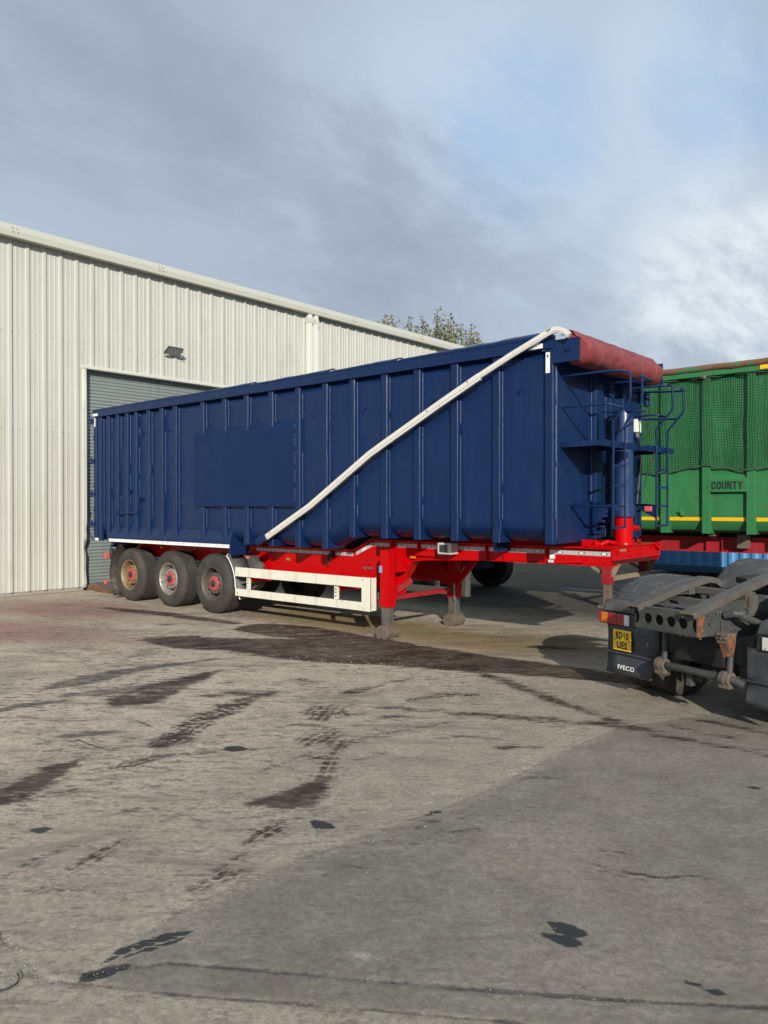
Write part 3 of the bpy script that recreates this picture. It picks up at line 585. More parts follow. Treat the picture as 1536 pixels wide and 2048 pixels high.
for v in (.40,):
    for h in (.5, 1.1, 2.0, 3.02, 3.5, 4.0, 4.75): sc.tube([(WT + .05, v, h), (WT + .06, v, h)], .008, 6)
tag(sc.build('screw', 'rusty_metal', wh), kind='stuff')
MB().box(WT - .25, WT - .012, -10, DV0 - .05, 0, .12).box(WT - .25, WT - .012, DV1 + .05, 30, 0, .12).build('plinth', 'concrete', wh, bevel=.01)
# inner leaf behind the cladding, roof, far walls
MB().box(WT - .30, WT - .05, -10, DV0 - .04, .12, 7.5).box(WT - .30, WT - .05, DV0 - .04, DV1 + .04, DH + .08, 7.5).box(WT - .30, WT - .05, DV1 + .04, 30, .12, 7.5).build('inner_wall', 'concrete', wh)
MB().prism([(WT + .02, 7.52), (WT + .02, 7.58), (WT - 14, 8.9), (WT - 28, 7.58), (WT - 28, 7.5), (WT - 14, 8.8)], 'y', -10.1, 30.1).build('roof', 'roof', wh)
MB().box(WT - 28, WT - .3, -10, -9.9, 0, 7.5).box(WT - 28, WT - .3, 29.9, 30, 0, 7.5).box(WT - 28, WT - 27.9, -9.9, 29.9, 0, 7.5).build('side_wall', 'cream', wh)
gp = [(WT + .0, 7.36), (WT + .20, 7.335), (WT + .225, 7.35), (WT + .225, 7.475), (WT + .13, 7.625), (WT + .10, 7.64), (WT + .0, 7.62)]
gb = MB(); v = -9.9
gj = [-10.05, -1.15, 2.25, 5.55, 8.9, 12.2, 15.5, 18.8, 22.1, 25.4, 30.05]
for a, b_ in zip(gj[:-1], gj[1:]):
    MB().prism(gp, 'y', a + .002, b_ - .002).build('gutter', 'gutter', wh, bevel=.006)
    for dv in (-.05, .05):
        gb.tube([(WT + .226, b_ + dv, 7.445), (WT + .236, b_ + dv, 7.445)], .012, 6); gb.tube([(WT + .195, b_ + dv, 7.525), (WT + .205, b_ + dv, 7.532)], .012, 6)
tag(gb.build('gutter_bolt', 'rusty_metal', wh), kind='stuff')
for a, b_ in ((7.05, 7.19), (7.285, 7.425)):
    d = MB().box(WT + .07, WT + .20, a, b_, .1, 7.34).build('downpipe', 'pipe_white', wh, bevel=.012)
    MB().box(WT + .06, WT + .21, a - .01, b_ + .01, 7.10, 7.22).build('collar', 'cream_trim', d)
# dented corner flashing of the doorway: an L that was run into low down
jr = []
hs = [.07, .2, .35, .5, .65, .8, .95, 1.05, 1.15, 1.25, 1.35, 1.5, 1.7, 2.0, 2.6, 3.0, 4.0, 4.96]
for h in hs:
    d = 0
    for c, wd, am in ((.95, .14, .085), (.45, .22, .045), (1.33, .07, .03), (.68, .1, .02)): d += am * math.exp(-((h - c) / wd) ** 2)
    tw = .03 * math.sin(h * 17) if h < 1.5 else 0
    jr.append([(WT - .19, DV0 + .0, h), (WT - .05, DV0 - d * .3, h), (WT + .048 - d * .75, DV0 - .004 - d * .25, h), (WT + .05 - d * .45 + tw * .3, DV0 - .045 - d * .1, h), (WT + .05, DV0 - .088, h), (WT + .035, DV0 - .105, h)])
MB().grid(jr).build('door_jamb', 'cream_trim', wh, smooth='auto', solid=.003)
MB().prism([(WT + .035, DV1 + .105), (WT + .05, DV1 + .088), (WT + .05, DV1), (WT - .19, DV1), (WT - .19, DV1 + .02), (WT + .02, DV1 + .02)], 'z', .07, 4.96).build('door_jamb', 'cream_trim', wh)
MB().prism([(WT - .19, DH), (WT + .062, DH), (WT + .062, DH + .05), (WT + .04, DH + .075), (WT - .05, DH + .075)], 'y', DV0 - .11, DV1 + .11).build('door_header', 'cream_trim', wh, bevel=.004)
rd = empty('roller_door', (WT - .16, 3.0, 0), parent=wh); rd.location = (-.16, 0, 0)
sm = MB(); n = 5; pr = []
for i in range(n + 1):
    a = math.pi * i / n; pr.append((.018 * math.sin(a), .005 + .060 * i / n))
pr = [(0, 0)] + pr + [(0, .075)]
sm.grid([[(o, -2.55, h) for o, h in pr], [(o, 2.62, h) for o, h in pr]])
me = sm.mesh('slat'); me.materials.append(MT['grey_slat']); me.polygons.foreach_set('use_smooth', [True] * len(me.polygons)); me.set_sharp_from_angle(angle=R(50))
for i in range(63):
    o = bpy.data.objects.new('slat', me); COL.objects.link(o); o.parent = rd; o.location = (random.uniform(-.002, .002), 0, .19 + i * .075)
MB().box(WT - .2, WT - .12, .44, 5.62, .10, .188).build('bottom_rail', 'grey_slat', rd, bevel=.005)
MB().box(WT - .3, WT - .17, .3, 5.8, .1, 5.0).build('door_backing', 'dark', wh)
# ramp plate at the sill
tr = tag(empty('door_ramp', (-4.7, 1.6, 0)), 'brown steel ramp plate at the foot of the roller door', 'ramp')
MB().prism([(WT - .1, .02), (WT + .12, .17), (WT + .30, .165), (WT + 1.05, .012), (WT + 1.05, 0), (WT - .1, 0)], 'y', .50, 5.0).build('plate', 'steel_door_ramp', tr, bevel=.006)
MB().bar((WT + .1, .49, .09), (WT + 1.0, .49, .02), .03, .07).build('edge_bar', 'rust', tr)
# flood light
fl = tag(empty('floodlight', (WT + .05, 2.65, 5.55)), 'slim grey led floodlight on the cream wall above the roller door', 'floodlight')
def rot_box(c, sx, sy, sz, tilt):
    M = Matrix.Rotation(tilt, 4, 'Y'); m = MB(); m.box(-sx, sx, -sy, sy, -sz, sz); m.v = [tuple(M @ Vector(p) + Vector(c)) for p in m.v]; return m
rot_box((WT + .20, 2.60, 5.60), .12, .21, .02, R(-34)).build('housing', 'black', fl, bevel=.006)
rot_box((WT + .211, 2.60, 5.583), .105, .19, .004, R(-34)).build('lens', 'glass_grey', fl)
MB().box(WT + .03, WT + .05, 2.56, 2.84, 5.56, 5.66).bar((WT + .04, 2.58, 5.61), (WT + .16, 2.52, 5.62), .012, .03).bar((WT + .04, 2.82, 5.61), (WT + .16, 2.88, 5.62), .012, .03).tube([(WT + .04, 2.86, 5.55), (WT + .06, 2.90, 5.47), (WT + .05, 3.0, 5.45)], .008, 6).build('bracket', 'black', fl)
# ---------------------------------------------------------------- the blue tipper trailer
bt = tag(empty('tipper_trailer', (1.3, 1.25, 0)), 'navy blue ribbed bulk tipper trailer on a bright red chassis', 'trailer', 'tipping trailers in the yard')
W = 2.5; DEP = .06
POSTS = [(-4.05, -3.96), (-3.905, -3.785), (-3.58, -3.465), (-3.23, -3.12), (-2.88, -2.768), (-2.55, -2.442), (-2.125, -2.008), (-1.685, -1.556), (-1.247, -1.122), (-.404, -.288), (.212, .332), (.80, .92), (1.425, 1.54), (2.05, 2.168), (2.646, 2.763), (3.204, 3.322), (3.82, 3.94), (4.404, 4.522), (5.022, 5.142), (5.66, 5.775), (6.392, 6.505)]
def floor_h(t):                               # height of the floor: it steps up over the neck of the chassis
    return 1.235 if t < 2.74 else 1.235 + (t - 2.74) / .46 * .185 if t < 3.2 else 1.42
def wall_row(t, f, nflat=16):
    """(v, h) down one line of the side"""
    lo = f + .26; out = []
    for i in range(nflat + 1): out.append((DEP, 3.70 + (lo - 3.70) * i / nflat))
    out += [(DEP - .010, lo - .004), (DEP - .010, lo - .075), (DEP + .012, lo - .115), (DEP + .05, lo - .165), (DEP + .12, lo - .215), (DEP + .22, lo - .245), (DEP + .36, lo - .26)]
    return out
creases = [(6.02, 2.55, .06, .42, .012), (3.66, 2.05, .05, .35, .014), (3.55, 2.5, .3, .06, .008), (4.7, 2.5, .3, .04, .007), (5.4, 2.62, .4, .03, .007), (5.25, 2.85, .08, .08, .010), (5.35, 2.2, .12, .1, .010), (4.75, 1.9, .1, .1, .009), (6.1, 2.0, .1, .12, .007), (-.8, 2.15, .14, .03, .008), (2.45, 2.2, .12, .2, .008), (3.05, 1.85, .1, .1, .01)]
def bulge(t, h, u):
    win = math.sin(math.pi * min(1, max(0, u))) ** .6 * min(1, max(0, (3.66 - h) / .2)) * min(1, max(0, (h - 1.5) / .2))
    d = .018 * nz(t * 1.7, h * 1.3, 3.3) + .010 * nz(t * 4.2, h * 3.1, 7.1) + .003 * nz(t * 9, h * 7, 1)
    for ct, ch, wt, wh_, am in creases: d -= am * math.exp(-((t - ct) / wt) ** 2 - ((h - ch) / wh_) ** 2)
    return d * win
edges = [(a[1] + b[0]) / 2 for a, b in zip(POSTS[:-1], POSTS[1:])]
for (a0, a1), (b0, b1) in zip(POSTS[:-1], POSTS[1:]):
    x0, x1 = (a0 + a1) / 2, (b0 + b1) / 2; nU = 9 if x1 - x0 < .5 else 14
    m = MB(); rows = []
    for i in range(nU + 1):
        t = x0 + (x1 - x0) * i / nU; u = (t - a1) / (b0 - a1); r = []
        for j, (v, h) in enumerate(wall_row(t, floor_h(t))): r.append((t, v + (bulge(t, h, u) if j < 17 else 0), h))
        rows.append(r)
    m.grid(rows).build('side_panel', 'blue', bt, smooth='auto', solid=.004)
def post(t0, t1, idx):
    t = (t0 + t1) / 2; f = floor_h(t); rear = t < .40
    hb = (1.26 if rear else f - .008 if t > 3.2 else 1.228)
    if t < -3.4: hb = 1.16
    m = MB(); n = 22; rows = []
    for i in range(n + 1):
        h = hb + (3.715 - hb) * i / n; e = .0025 * nz(h * 2.1, idx * 3.7) ; q = .002 * nz(h * 5, idx, 5)
        if idx == 6: e += .022 * math.exp(-((h - 2.55) / .13) ** 2); q += .018 * math.exp(-((h - 2.55) / .12) ** 2)
        if idx == 19: e += .014 * math.exp(-((h - 1.62) / .05) ** 2); q += .022 * math.exp(-((h - 1.64) / .04) ** 2)
        if idx == 14: e -= .009 * math.exp(-((h - 2.7) / .06) ** 2)
        if idx == 8: e += .010 * math.exp(-((h - 1.85) / .1) ** 2)
        rows.append([(t0 + .0, DEP + .004, h), (t0 + .004, .006 + q, h), (t0 + .010 + e * .3, 0 + q, h), (t1 - .013 + e, 0 + q, h), (t1 - .002 + e, .011 + q, h), (t1 + e * .5, DEP + .004, h)])
    m.grid(rows)
    m.add([rows[0][0], rows[0][1], rows[0][2], rows[0][3], rows[0][4], rows[0][5]], [(5, 4, 3, 2, 1, 0)])
    if not rear:                               # webs that run in under the floor, cut to the curve of the shell
        lo = f + .26
        wp = [(.012, hb), (.012, lo + .02), (DEP - .003, lo + .02), (DEP - .003, lo - .07), (DEP + .012, lo - .115), (DEP + .05, lo - .165), (DEP + .12, lo - .215), (DEP + .20, lo - .243), (DEP + .30, hb + .012), (DEP + .30, hb)]
        for q in (t0 + .003, t1 - .009): m.prism(wp, 'x', q, q + .006)
    elif t > -3.4:
        pass
    p = m.build('post', 'blue', bt, smooth='auto')
    wb = MB(); hh = hb + (.22 if rear else .28)
    for s in (1,):
        N_ = 60; pts = [(t1 + .004 + .0012 * nz(i * 1.9, idx), DEP - .001, hh + (3.69 - hh) * i / N_) for i in range(N_ + 1)]
        wb.tube(pts, [.006 * (1 + .5 * nz(i * .9, idx, 2)) * (0.0005 if nz(i * .13, idx * 5.1, 9) < -.33 else 1) for i in range(N_ + 1)], 5)
    wb.build('weld_bead', 'weld', p, smooth=True)
    return p
for i, (a, b_) in enumerate(POSTS): post(a, b_, i)
# far side, floor, tail door, headboard
MB().box(-4.05, 6.5, W - DEP - .004, W - DEP, 1.5, 3.7).build('far_side', 'blue', bt)
m = MB()
for t in (-4.0, -3.2, -2.4, -1.6, -.8, 0, .8, 1.6, 2.4, 3.2, 4.0, 4.8, 5.6, 6.4): m.box(t, t + .12, W - DEP, W, floor_h(t) + .02, 3.7)
m.build('far_post', 'blue', bt)
MB().prism([(-4.05, 1.235), (2.74, 1.235), (3.2, 1.42), (6.5, 1.42), (6.5, 1.46), (3.19, 1.46), (2.72, 1.275), (-4.05, 1.275)], 'y', .40, W - .40).build('floor_plate', 'blue', bt)
td = MB().box(-4.13, -4.06, .02, W - .02, 1.17, 3.68).build('tail_door', 'blue', bt, bevel=.01)
m = MB()
for h in (1.35, 1.75, 2.25, 2.75, 3.25, 3.6): m.box(-4.20, -4.13, .05, W - .05, h, h + .09)
m.build('door_rib', 'blue', td)
m = MB()
for h in (3.62, 2.80, 2.12, 1.50): m.tube([(-4.15, -.012, h - .07), (-4.15, -.012, h + .07)], .022, 8).box(-4.19, -4.05, -.02, .0, h - .03, h + .03)
m.tube([(-4.16, -.02, 1.75), (-4.19, -.05, 1.5), (-4.16, -.05, 1.3), (-4.10, -.02, 1.18)], .012, 6)
m.build('hinge', 'blue', td)
# top rail with the folded-over edge sheets
rl = MB().prism([(-.03, 3.695), (-.03, 3.835), (-.015, 3.85), (.10, 3.86), (.10, 3.695)], 'x', -4.09, 6.30).build('top_rail', 'blue', bt, bevel=.005)
MB().box(-4.09, 6.5, W - .10, W + .03, 3.695, 3.85).build('far_rail', 'blue', bt)
for a, b_, lift in ((-4.08, -1.2, .02), (-1.18, 1.05, .03), (1.07, 2.86, .035), (2.88, 4.16, .035), (4.18, 6.29, .05)):
    rows = []; n = 26
    for i in range(n + 1):
        q = i / n; t = a + (b_ - a) * q; e = lift * (.25 + .75 * q) + .008 * nz(t * 3.1, 4) + .004 * nz(t * 9, 2)
        sag = .010 * nz(t * 2.4, 8)
        rows.append([(t, -.033 + .3 * sag, 3.825 + .3 * sag), (t, -.018, 3.848 + e * .55), (t, .04, 3.862 + e), (t, .10, 3.862 + e * .9)])
    MB().grid(rows).build('edge_sheet', 'blue', bt, smooth='auto', solid=.003)
MB().prism([(6.16, 3.70), (6.385, 3.70), (6.508, 3.70), (6.508, 3.86), (6.36, 3.83)], 'y', -.02, .05).build('corner_gusset', 'blue', bt, bevel=.004)
# smooth sign panel let in between the ribs
MB().prism([(-.012, 1.858), (-.012, 3.115), (.0, 3.125), (.066, 3.215), (.066, 1.858)], 'x', -.56, 2.062).build('sign_panel', 'blue_panel', bt, bevel=.003)
m = MB()
for i in range(17):
    h = 1.95 + i * .07
    if i % 4 != 3: m.tube([(2.067, -.008, h), (2.067, -.008, h + .05)], .006, 5)
m.build('weld_bead', 'weld', bt)
# mudguard skirt over the axles
sk = MB().prism([(.066, 1.495), (.0, 1.285), (-.008, 1.275), (-.014, 1.155), (.12, 1.155), (.12, 1.40), (.07, 1.49)], 'x', -3.455, .44).build('axle_skirt', 'blue', bt, bevel=.003)
MB().box(-3.46, .446, -.020, -.0145, 1.158, 1.216).build('reflective_strip', 'tape_white', sk)
m = MB(); t = -3.38
while t < .42: m.box(t, t + .035, -.0215, -.020, 1.182, 1.206); t += random.choice((.16, .30, .16, .34))
m.build('strip_print', 'tape', sk)
MB().prism([(.0, 1.29), (.07, 1.50), (.36, 1.50), (.40, 1.16), (.36, 1.045), (.02, 1.035), (-.014, 1.08), (-.014, 1.27)], 'x', .445, .462).build('skirt_end', 'blue', sk, bevel=.003)
MB().prism([(-3.40, 1.155), (-3.25, 1.155), (-3.47, 1.04), (-3.49, 1.06)], 'y', .03, .30).build('skirt_brace', 'blue', sk)
# white corner reflectors
for x0, x1, h0, h1, nm in ((-4.06, -3.87, 3.715, 3.765, 'tape_white'), (-4.05, -4.015, 3.50, 3.69, 'tape_white'), (-4.03, -3.9, 1.165, 1.215, 'tape_white')):
    MB().box(x0, x1, -.038 if h0 > 3.7 else -.006, -.0305 if h0 > 3.7 else -.0005, h0, h1).build('corner_reflector', nm, bt)
MB().prism([(6.19, 3.712), (6.385, 3.712), (6.385, 3.765), (6.33, 3.775)], 'y', -.040, -.031).build('corner_reflector', 'tape_white', bt)
cr = MB().box(6.410, 6.462, -.008, -.0012, 3.42, 3.66).build('corner_reflector', 'tape_white', bt)
MB().box(6.424, 6.448, -.0095, -.008, 3.60, 3.635).build('reflector_print', 'tape_dark', cr)
# rope hooks
hk = MB().tube([(0, .0, .05), (0, -.035, .055), (.006, -.045, .05), (.008, -.045, -.01)], .008, 6).tube([(0, 0, .05), (-.06, -.01, .01)], .006, 6)
hme = hk.mesh('rope_hook'); hme.materials.append(MT['blue'])
for t, h in ((6.04, 3.28), (4.713, 3.255), (3.481, 3.252), (2.375, 3.262), (1.10, 3.271), (-.196, 3.28), (-1.43, 3.275), (-2.27, 3.27)):
    o = bpy.data.objects.new('rope_hook', hme); COL.objects.link(o); o.parent = bt; o.location = Vector((t, DEP, h - .05)) - bt.location
m = MB().tube([(-3.15, -.02, 1.74), (-3.1, -.03, 1.73), (-2.5, -.025, 1.735), (-2.42, -.02, 1.735)], .014, 8).tube([(-3.12, -.03, 1.70), (-3.12, -.03, 1.78)], .022, 8)
m.tube([(-2.36, .05, 2.0), (-2.34, -.02, 1.97), (-2.28, -.02, 2.03)], .018, 6).tube([(-2.7, .04, 2.17), (-2.68, -.01, 2.14)], .02, 6).tube([(-2.30, .03, 2.03), (-2.36, -.01, 1.93)], .02, 6)
m.build('door_lever', 'blue', bt)
# headboard
hb_ = MB().box(6.455, 6.50, .01, W - .01, 1.42, 3.80).build('headboard', 'blue', bt, bevel=.004)
def hrib(v0, v1, d=.06, h0=1.45, h1=3.55): return MB().prism([(6.499, v0 - .012), (6.50 + d - .006, v0), (6.50 + d, v0 + .006), (6.50 + d, v1 - .006), (6.50 + d - .006, v1), (6.499, v1 + .012)], 'z', h0, h1).build('headboard_rib', 'blue', hb_)
for a, b_ in ((.995, 1.205), (1.41, 1.53), (1.80, 1.90)): hrib(a, b_)
m = MB()
for v in (.092, .985, 1.395): m.tube([(6.502, v + .002 * nz(i * 1.3, v), 1.46 + 2.2 * i / 50) for i in range(51)], [.0045 * (1 + .5 * nz(i * .9, v)) for i in range(51)], 5)
m.build('weld_bead', 'weld', hb_, smooth=True)
MB().box(6.498, 6.512, .10, .97, 1.42, 1.50).build('sill_strip', 'blue', hb_)
# tilting ram
rm = MB().lathe([(0, 3.06), (.09, 3.065), (.118, 3.05), (.122, 3.02), (.122, 1.90), (.128, 1.895), (.130, 1.875), (.142, 1.87), (.142, 1.73), (.13, 1.72), (0, 1.72)], (6.80, 1.27, 0), 'z', 40).build('tipping_ram', 'ram', bt, smooth='auto')
MB().lathe([(.0, 1.72), (.112, 1.719), (.112, 1.40), (.16, 1.396), (.165, 1.372), (0, 1.372)], (6.80, 1.27, 0), 'z', 36).build('ram_base', 'red', rm, smooth='auto')
m = MB().tube([(6.86, 1.36, 1.58), (6.86, 1.56, 1.58)], .028, 12).tube([(6.86, 1.385, 1.58), (6.86, 1.42, 1.58)], .04, 12).tube([(6.86, 1.54, 1.58), (6.86, 1.575, 1.58)], .036, 6)
m.build('hose_union', 'red', rm, smooth='auto')
MB().tube([(6.74, 1.02, 1.80), (6.74, 1.52, 1.80)], .058, 16).tube([(6.74, 1.0, 1.80), (6.74, 1.06, 1.80)], .085, 18).tube([(6.74, 1.48, 1.80), (6.74, 1.54, 1.80)], .085, 18).build('trunnion', 'blue', rm, smooth='auto')
m = MB()
for v in (.83, 1.06): m.prism([(6.5, 1.50), (6.5, 1.94), (6.72, 1.88), (6.76, 1.78), (6.62, 1.55)], 'y', v, v + .02)
for i in range(6): m.bar((6.51, .94, 1.52 + i * .075), (6.60 + .02 * i, 1.05, 1.55 + i * .062), .16, .012)
m.build('ram_bracket', 'blue', hb_)
# the two step platforms with ladders and grab rails
def tube_part(name, pts, r, parent, m='blue'): return MB().tube(pts, r, 8).build(name, m, parent, smooth='auto')
def platform(v0, v1, s1, s2, r0, r1, r2, r3, hgt):
    pf = MB().box(6.50, 7.03, v0, v1, hgt + .0, hgt + .012).build('step_platform', 'blue', bt)
    MB().box(6.50, 7.03, v0 - .004, v0 + .004, hgt - .045, hgt + .016).box(6.50, 7.03, v1 - .004, v1 + .004, hgt - .045, hgt + .016).build('side_channel', 'blue', pf)
    tm = MB().box(7.03, 7.06, v0 - .004, v1 + .004, hgt - .055, hgt + .022)
    k = v0 + .02
    while k < v1 - .02: tm.bar((7.0605, k, hgt - .045), (7.0605, k + .018, hgt + .012), .003, .006, (1, 0, 0)); k += .026
    tm.build('tread_edge', 'blue', pf)
    ld = empty('ladder', (7.08, (s1 + s2) / 2, 1.6)); ld.parent = bt; ld.location = Vector((7.08, (s1 + s2) / 2, 1.6)) - bt.location
    for s, k in ((s1, 0), (s2, 1)):
        tube_part('stringer', [(7.26, s, 3.385), (7.285, s, 3.36), (7.29, s, 3.11), (7.275, s, 3.06), (7.10, s, 2.865), (7.083, s, 2.83), (7.083, s, 2.6), (7.083, s, 1.60)], .0145, ld)
    for h in (2.33, 2.10, 1.86, 1.61): MB().box(7.07, 7.095, s1, s2, h - .013, h + .013).build('rung', 'blue', ld)
    tube_part('grab_rail', [(6.50, r0, 3.40), (7.15, r0, 3.395), (7.20, r0 + .03, 3.39), (7.265, s1, 3.385)], .015, ld)
    tube_part('grab_rail', [(6.50, r1, 3.43), (7.16, r1, 3.395), (7.21, r1 - .03, 3.39), (7.265, s2, 3.385)], .015, ld)
    tube_part('grab_rail', [(6.50, r0, 3.03), (7.05, r0, 3.03), (7.10, r0 + .03, 3.02), (7.20, s1, 2.985)], .014, ld)
    tube_part('grab_rail', [(6.50, r1, 3.06), (7.07, r1, 3.03), (7.12, r1 - .03, 3.02), (7.20, s2, 2.985)], .014, ld)
    return ld
la = platform(.185, 1.03, .355, .68, .212, 1.18, 0, 0, 2.60)
lb = platform(1.46, 2.25, 1.62, 1.99, 1.649, 2.274, 0, 0, 2.61)
tube_part('ladder_stay', [(6.50, .44, 1.865), (7.08, .36, 1.86)], .018, la)
tube_part('ladder_stay', [(6.50, 2.295, 1.875), (6.75, 2.1, 1.875), (7.08, 1.62, 1.86)], .018, lb)
MB().prism([(6.78, 1.865), (7.08, 1.865), (7.08, 1.70)], 'y', 1.62, 1.63).build('ladder_gusset', 'blue', lb)
MB().box(6.93, 7.03, 1.595, 1.625, 1.79, 1.86).build('side_marker', 'pink_lens', lb, bevel=.01)
# pump control box and odd pipes at the head
cb = MB().box(6.52, 6.58, 2.19, 2.35, 2.88, 3.06).build('control_box', 'tape_white', bt, bevel=.01)
MB().tube([(6.56, 2.23, 2.875), (6.57, 2.24, 2.81)], .025, 8).tube([(6.56, 2.30, 2.875), (6.56, 2.31, 2.79)], .02, 8).tube([(6.6, 2.25, 2.80), (6.60, 2.28, 2.5), (6.53, 2.3, 1.8)], .012, 6).build('cable_gland', 'shiny', cb)
MB().tube([(6.62, 2.43, 3.42), (6.62, 2.43, 3.25)], .045, 14).build('bulkhead_lamp', 'blue_panel', bt, smooth='auto')
MB().tube([(6.63, 2.43, 3.25), (6.67, 2.46, 3.12), (6.62, 2.42, 3.0), (6.66, 2.45, 2.85)], .008, 6).tube([(7.06, 1.62, 2.55), (6.98, 1.6, 2.3), (6.93, 1.6, 2.1), (7.0, 1.6, 1.9)], .007, 6).build('cable', 'twig', bt)
# rolled tarpaulin across the head with its end plates
for v0, v1, x1, nm in ((-.012, .0, 6.845, 'near'), (2.47, 2.482, 6.83, 'far')):
    MB().box(6.505, x1, v0, v1, 3.52, 3.79 if nm == 'near' else 3.83).build('roll_end_plate', 'blue' if nm == 'near' else 'blue', bt, bevel=.004)
MB().tube([(6.70, -.02, 3.665), (6.70, -.036, 3.665)], .032, 6).tube([(6.70, -.036, 3.665), (6.70, -.05, 3.665)], .018, 8).build('roll_spindle', 'blue', bt)
rows = []; nV = 64; nA = 30
for i in range(nV + 1):
    q = i / nV; v = .012 + 2.37 * q
    e = 1 - .10 * q - .50 * max(0, (q - .90) / .10) ** 2 - .22 * max(0, (.035 - q) / .035) ** 2
    ring = []
    for k in range(nA):
        a = 2 * math.pi * k / nA
        c1 = (6.800, 3.645 - .02 * math.sin(q * math.pi)); r1 = .165; c2 = (6.700, 3.79); r2 = .075
        d = (math.cos(a), math.sin(a))
        s1 = c1[0] * d[0] + c1[1] * d[1] + r1; s2 = c2[0] * d[0] + c2[1] * d[1] + r2
        c, r = (c1, r1) if s1 >= s2 else (c2, r2)
        wr = .016 * nz(v * 2.6, math.cos(a) * 1.6, 2 + math.sin(a)) + .014 * nz(v * 7 + 1.6 * math.cos(a), math.sin(a) * 2, 5) + .004 * nz(v * 19 + 4 * math.cos(a), 3 * math.sin(a), 8)
        if q < .12: wr += .007 * math.sin(v * 46 + a * 4) * (1 - q / .12)
        if q > .8: wr += .006 * math.sin(v * 38 - a * 3) * (q - .8) / .2
        rr = (r + wr) * e
        ring.append((c[0] * e + (1 - e) * 6.78 + d[0] * rr, v, c[1] * e + (1 - e) * 3.66 + d[1] * rr))
    ring.append(ring[0]); rows.append(ring)
tp = MB().grid(rows); tp.add(rows[0][:-1], [tuple(range(nA))]); tp.add(rows[-1][:-1], [tuple(range(nA))])
tp.build('tarpaulin_roll', 'tarp', bt, smooth='auto')
rows = []
for i in range(41):
    q = i / 40; v = .0 + 2.32 * q
    rows.append([(6.60 + .01 * nz(v * 3, 1), v, 3.845 + .008 * nz(v * 4, 2)), (6.68, v, 3.885 + .010 * nz(v * 3, 3)), (6.745, v, 3.875 + .01 * nz(v * 5, 4)), (6.80, v, 3.80 + .015 * nz(v * 4, 5)), (6.86, v, 3.77 + .02 * nz(v * 6, 6))])
MB().grid(rows).build('tarpaulin_flap', 'tarp', bt, smooth=True, solid=.004)
# the long white sheet arm across the side
A = [(1.50, 1.375), (2.50, 1.868), (3.384, 2.396), (3.70, 2.585), (3.995, 2.732), (4.46, 2.955), (4.933, 3.185), (5.542, 3.468)]
def arm(pts, v, w, h, lip):
    m = MB(); n = len(pts)
    def sweep(lo, hi, v0, v1):
        vs = []
        for i, (a, q) in enumerate(pts):
            p0 = pts[max(0, i - 1)]; p1 = pts[min(n - 1, i + 1)]; dx, dz = p1[0] - p0[0], p1[1] - p0[1]; l = math.hypot(dx, dz); nx_, nz_ = -dz / l, dx / l
            vs += [(a + nx_ * lo, v0, q + nz_ * lo), (a + nx_ * hi, v0, q + nz_ * hi), (a + nx_ * hi, v1, q + nz_ * hi), (a + nx_ * lo, v1, q + nz_ * lo)]
        fs = [(4 * i + k, 4 * i + (k + 1) % 4, 4 * i + 4 + (k + 1) % 4, 4 * i + 4 + k) for i in range(n - 1) for k in range(4)]
        m.add(vs, fs + [(3, 2, 1, 0), (4 * n - 4, 4 * n - 3, 4 * n - 2, 4 * n - 1)])
    sweep(-h * .34, h * .62, v - w / 2, v + w / 2); sweep(-h * .34 - lip, -h * .34 - .001, v - w * .28, v + w / 2)
    return m
am = arm(A, -.105, .05, .056, .032).build('sheet_arm', 'alu', bt)
B2 = [(5.50, 3.452), (6.0, 3.668), (6.48, 3.857), (6.53, 3.875), (6.57, 3.886), (6.605, 3.888), (6.64, 3.880), (6.68, 3.862), (6.72, 3.838), (6.77, 3.80)]
arm(B2, -.105, .04, .050, .018).build('arm_tip', 'alu', am)
m = MB()
for t, h in ((5.38, 3.40), (4.74, 3.09), (1.62, 1.435), (6.50, 3.87), (6.53, 3.882)): m.tube([(t, -.129, h + .012), (t, -.136, h + .012)], .011, 6)
m.build('arm_bolt', 'rusty_metal', am)
m = MB().bar((1.29, -.105, 1.285), (1.51, -.105, 1.385), .075, .12).bar((1.30, -.09, 1.30), (1.40, .05, 1.34), .05, .10).tube([(1.33, -.15, 1.31), (1.33, .06, 1.31)], .022, 10)
m.build('arm_pivot', 'blue', am, bevel=.006)
# ---- chassis
CV = .53
web = [(-3.85, 1.12), (-3.85, .86), (.30, .86), (.42, .72), (1.0, .665), (3.32, .665), (3.60, .60), (3.66, .62), (3.99, 1.075), (4.05, 1.10), (4.35, 1.12), (5.2, 1.155), (6.2, 1.16), (6.98, 1.16), (6.98, 1.35), (3.22, 1.35), (2.86, 1.185), (.45, 1.175)]
ch = MB().prism(web, 'y', CV, CV + .012).build('chassis_rail', 'red', bt, bevel=.002)
MB().prism(web, 'y', 1.93, 1.942).build('chassis_rail', 'red', bt)
def flange(pts, name, v0, v1, th):
    m = MB()
    for (a0, h0), (a1, h1) in zip(pts[:-1], pts[1:]): m.hexa([(a0, v0, h0), (a1, v0, h1), (a1, v1, h1), (a0, v1, h0), (a0, v0, h0 + th), (a1, v0, h1 + th), (a1, v1, h1 + th), (a0, v1, h0 + th)])
    return m.build(name, 'red', ch)
flange([(.40, 1.178), (2.86, 1.188), (3.22, 1.353), (7.0, 1.353)], 'top_flange', CV - .07, CV + .12, .014)
flange([(.40, .716), (1.0, .65), (3.32, .65), (3.63, .588), (3.97, 1.058), (4.05, 1.085), (4.35, 1.105), (5.2, 1.14), (7.0, 1.146)], 'bottom_flange', CV - .035, CV + .16, .014)
flange([(.40, 1.178), (2.86, 1.188), (3.22, 1.353), (7.0, 1.353)], 'far_flange', 1.83, 2.01, .014)
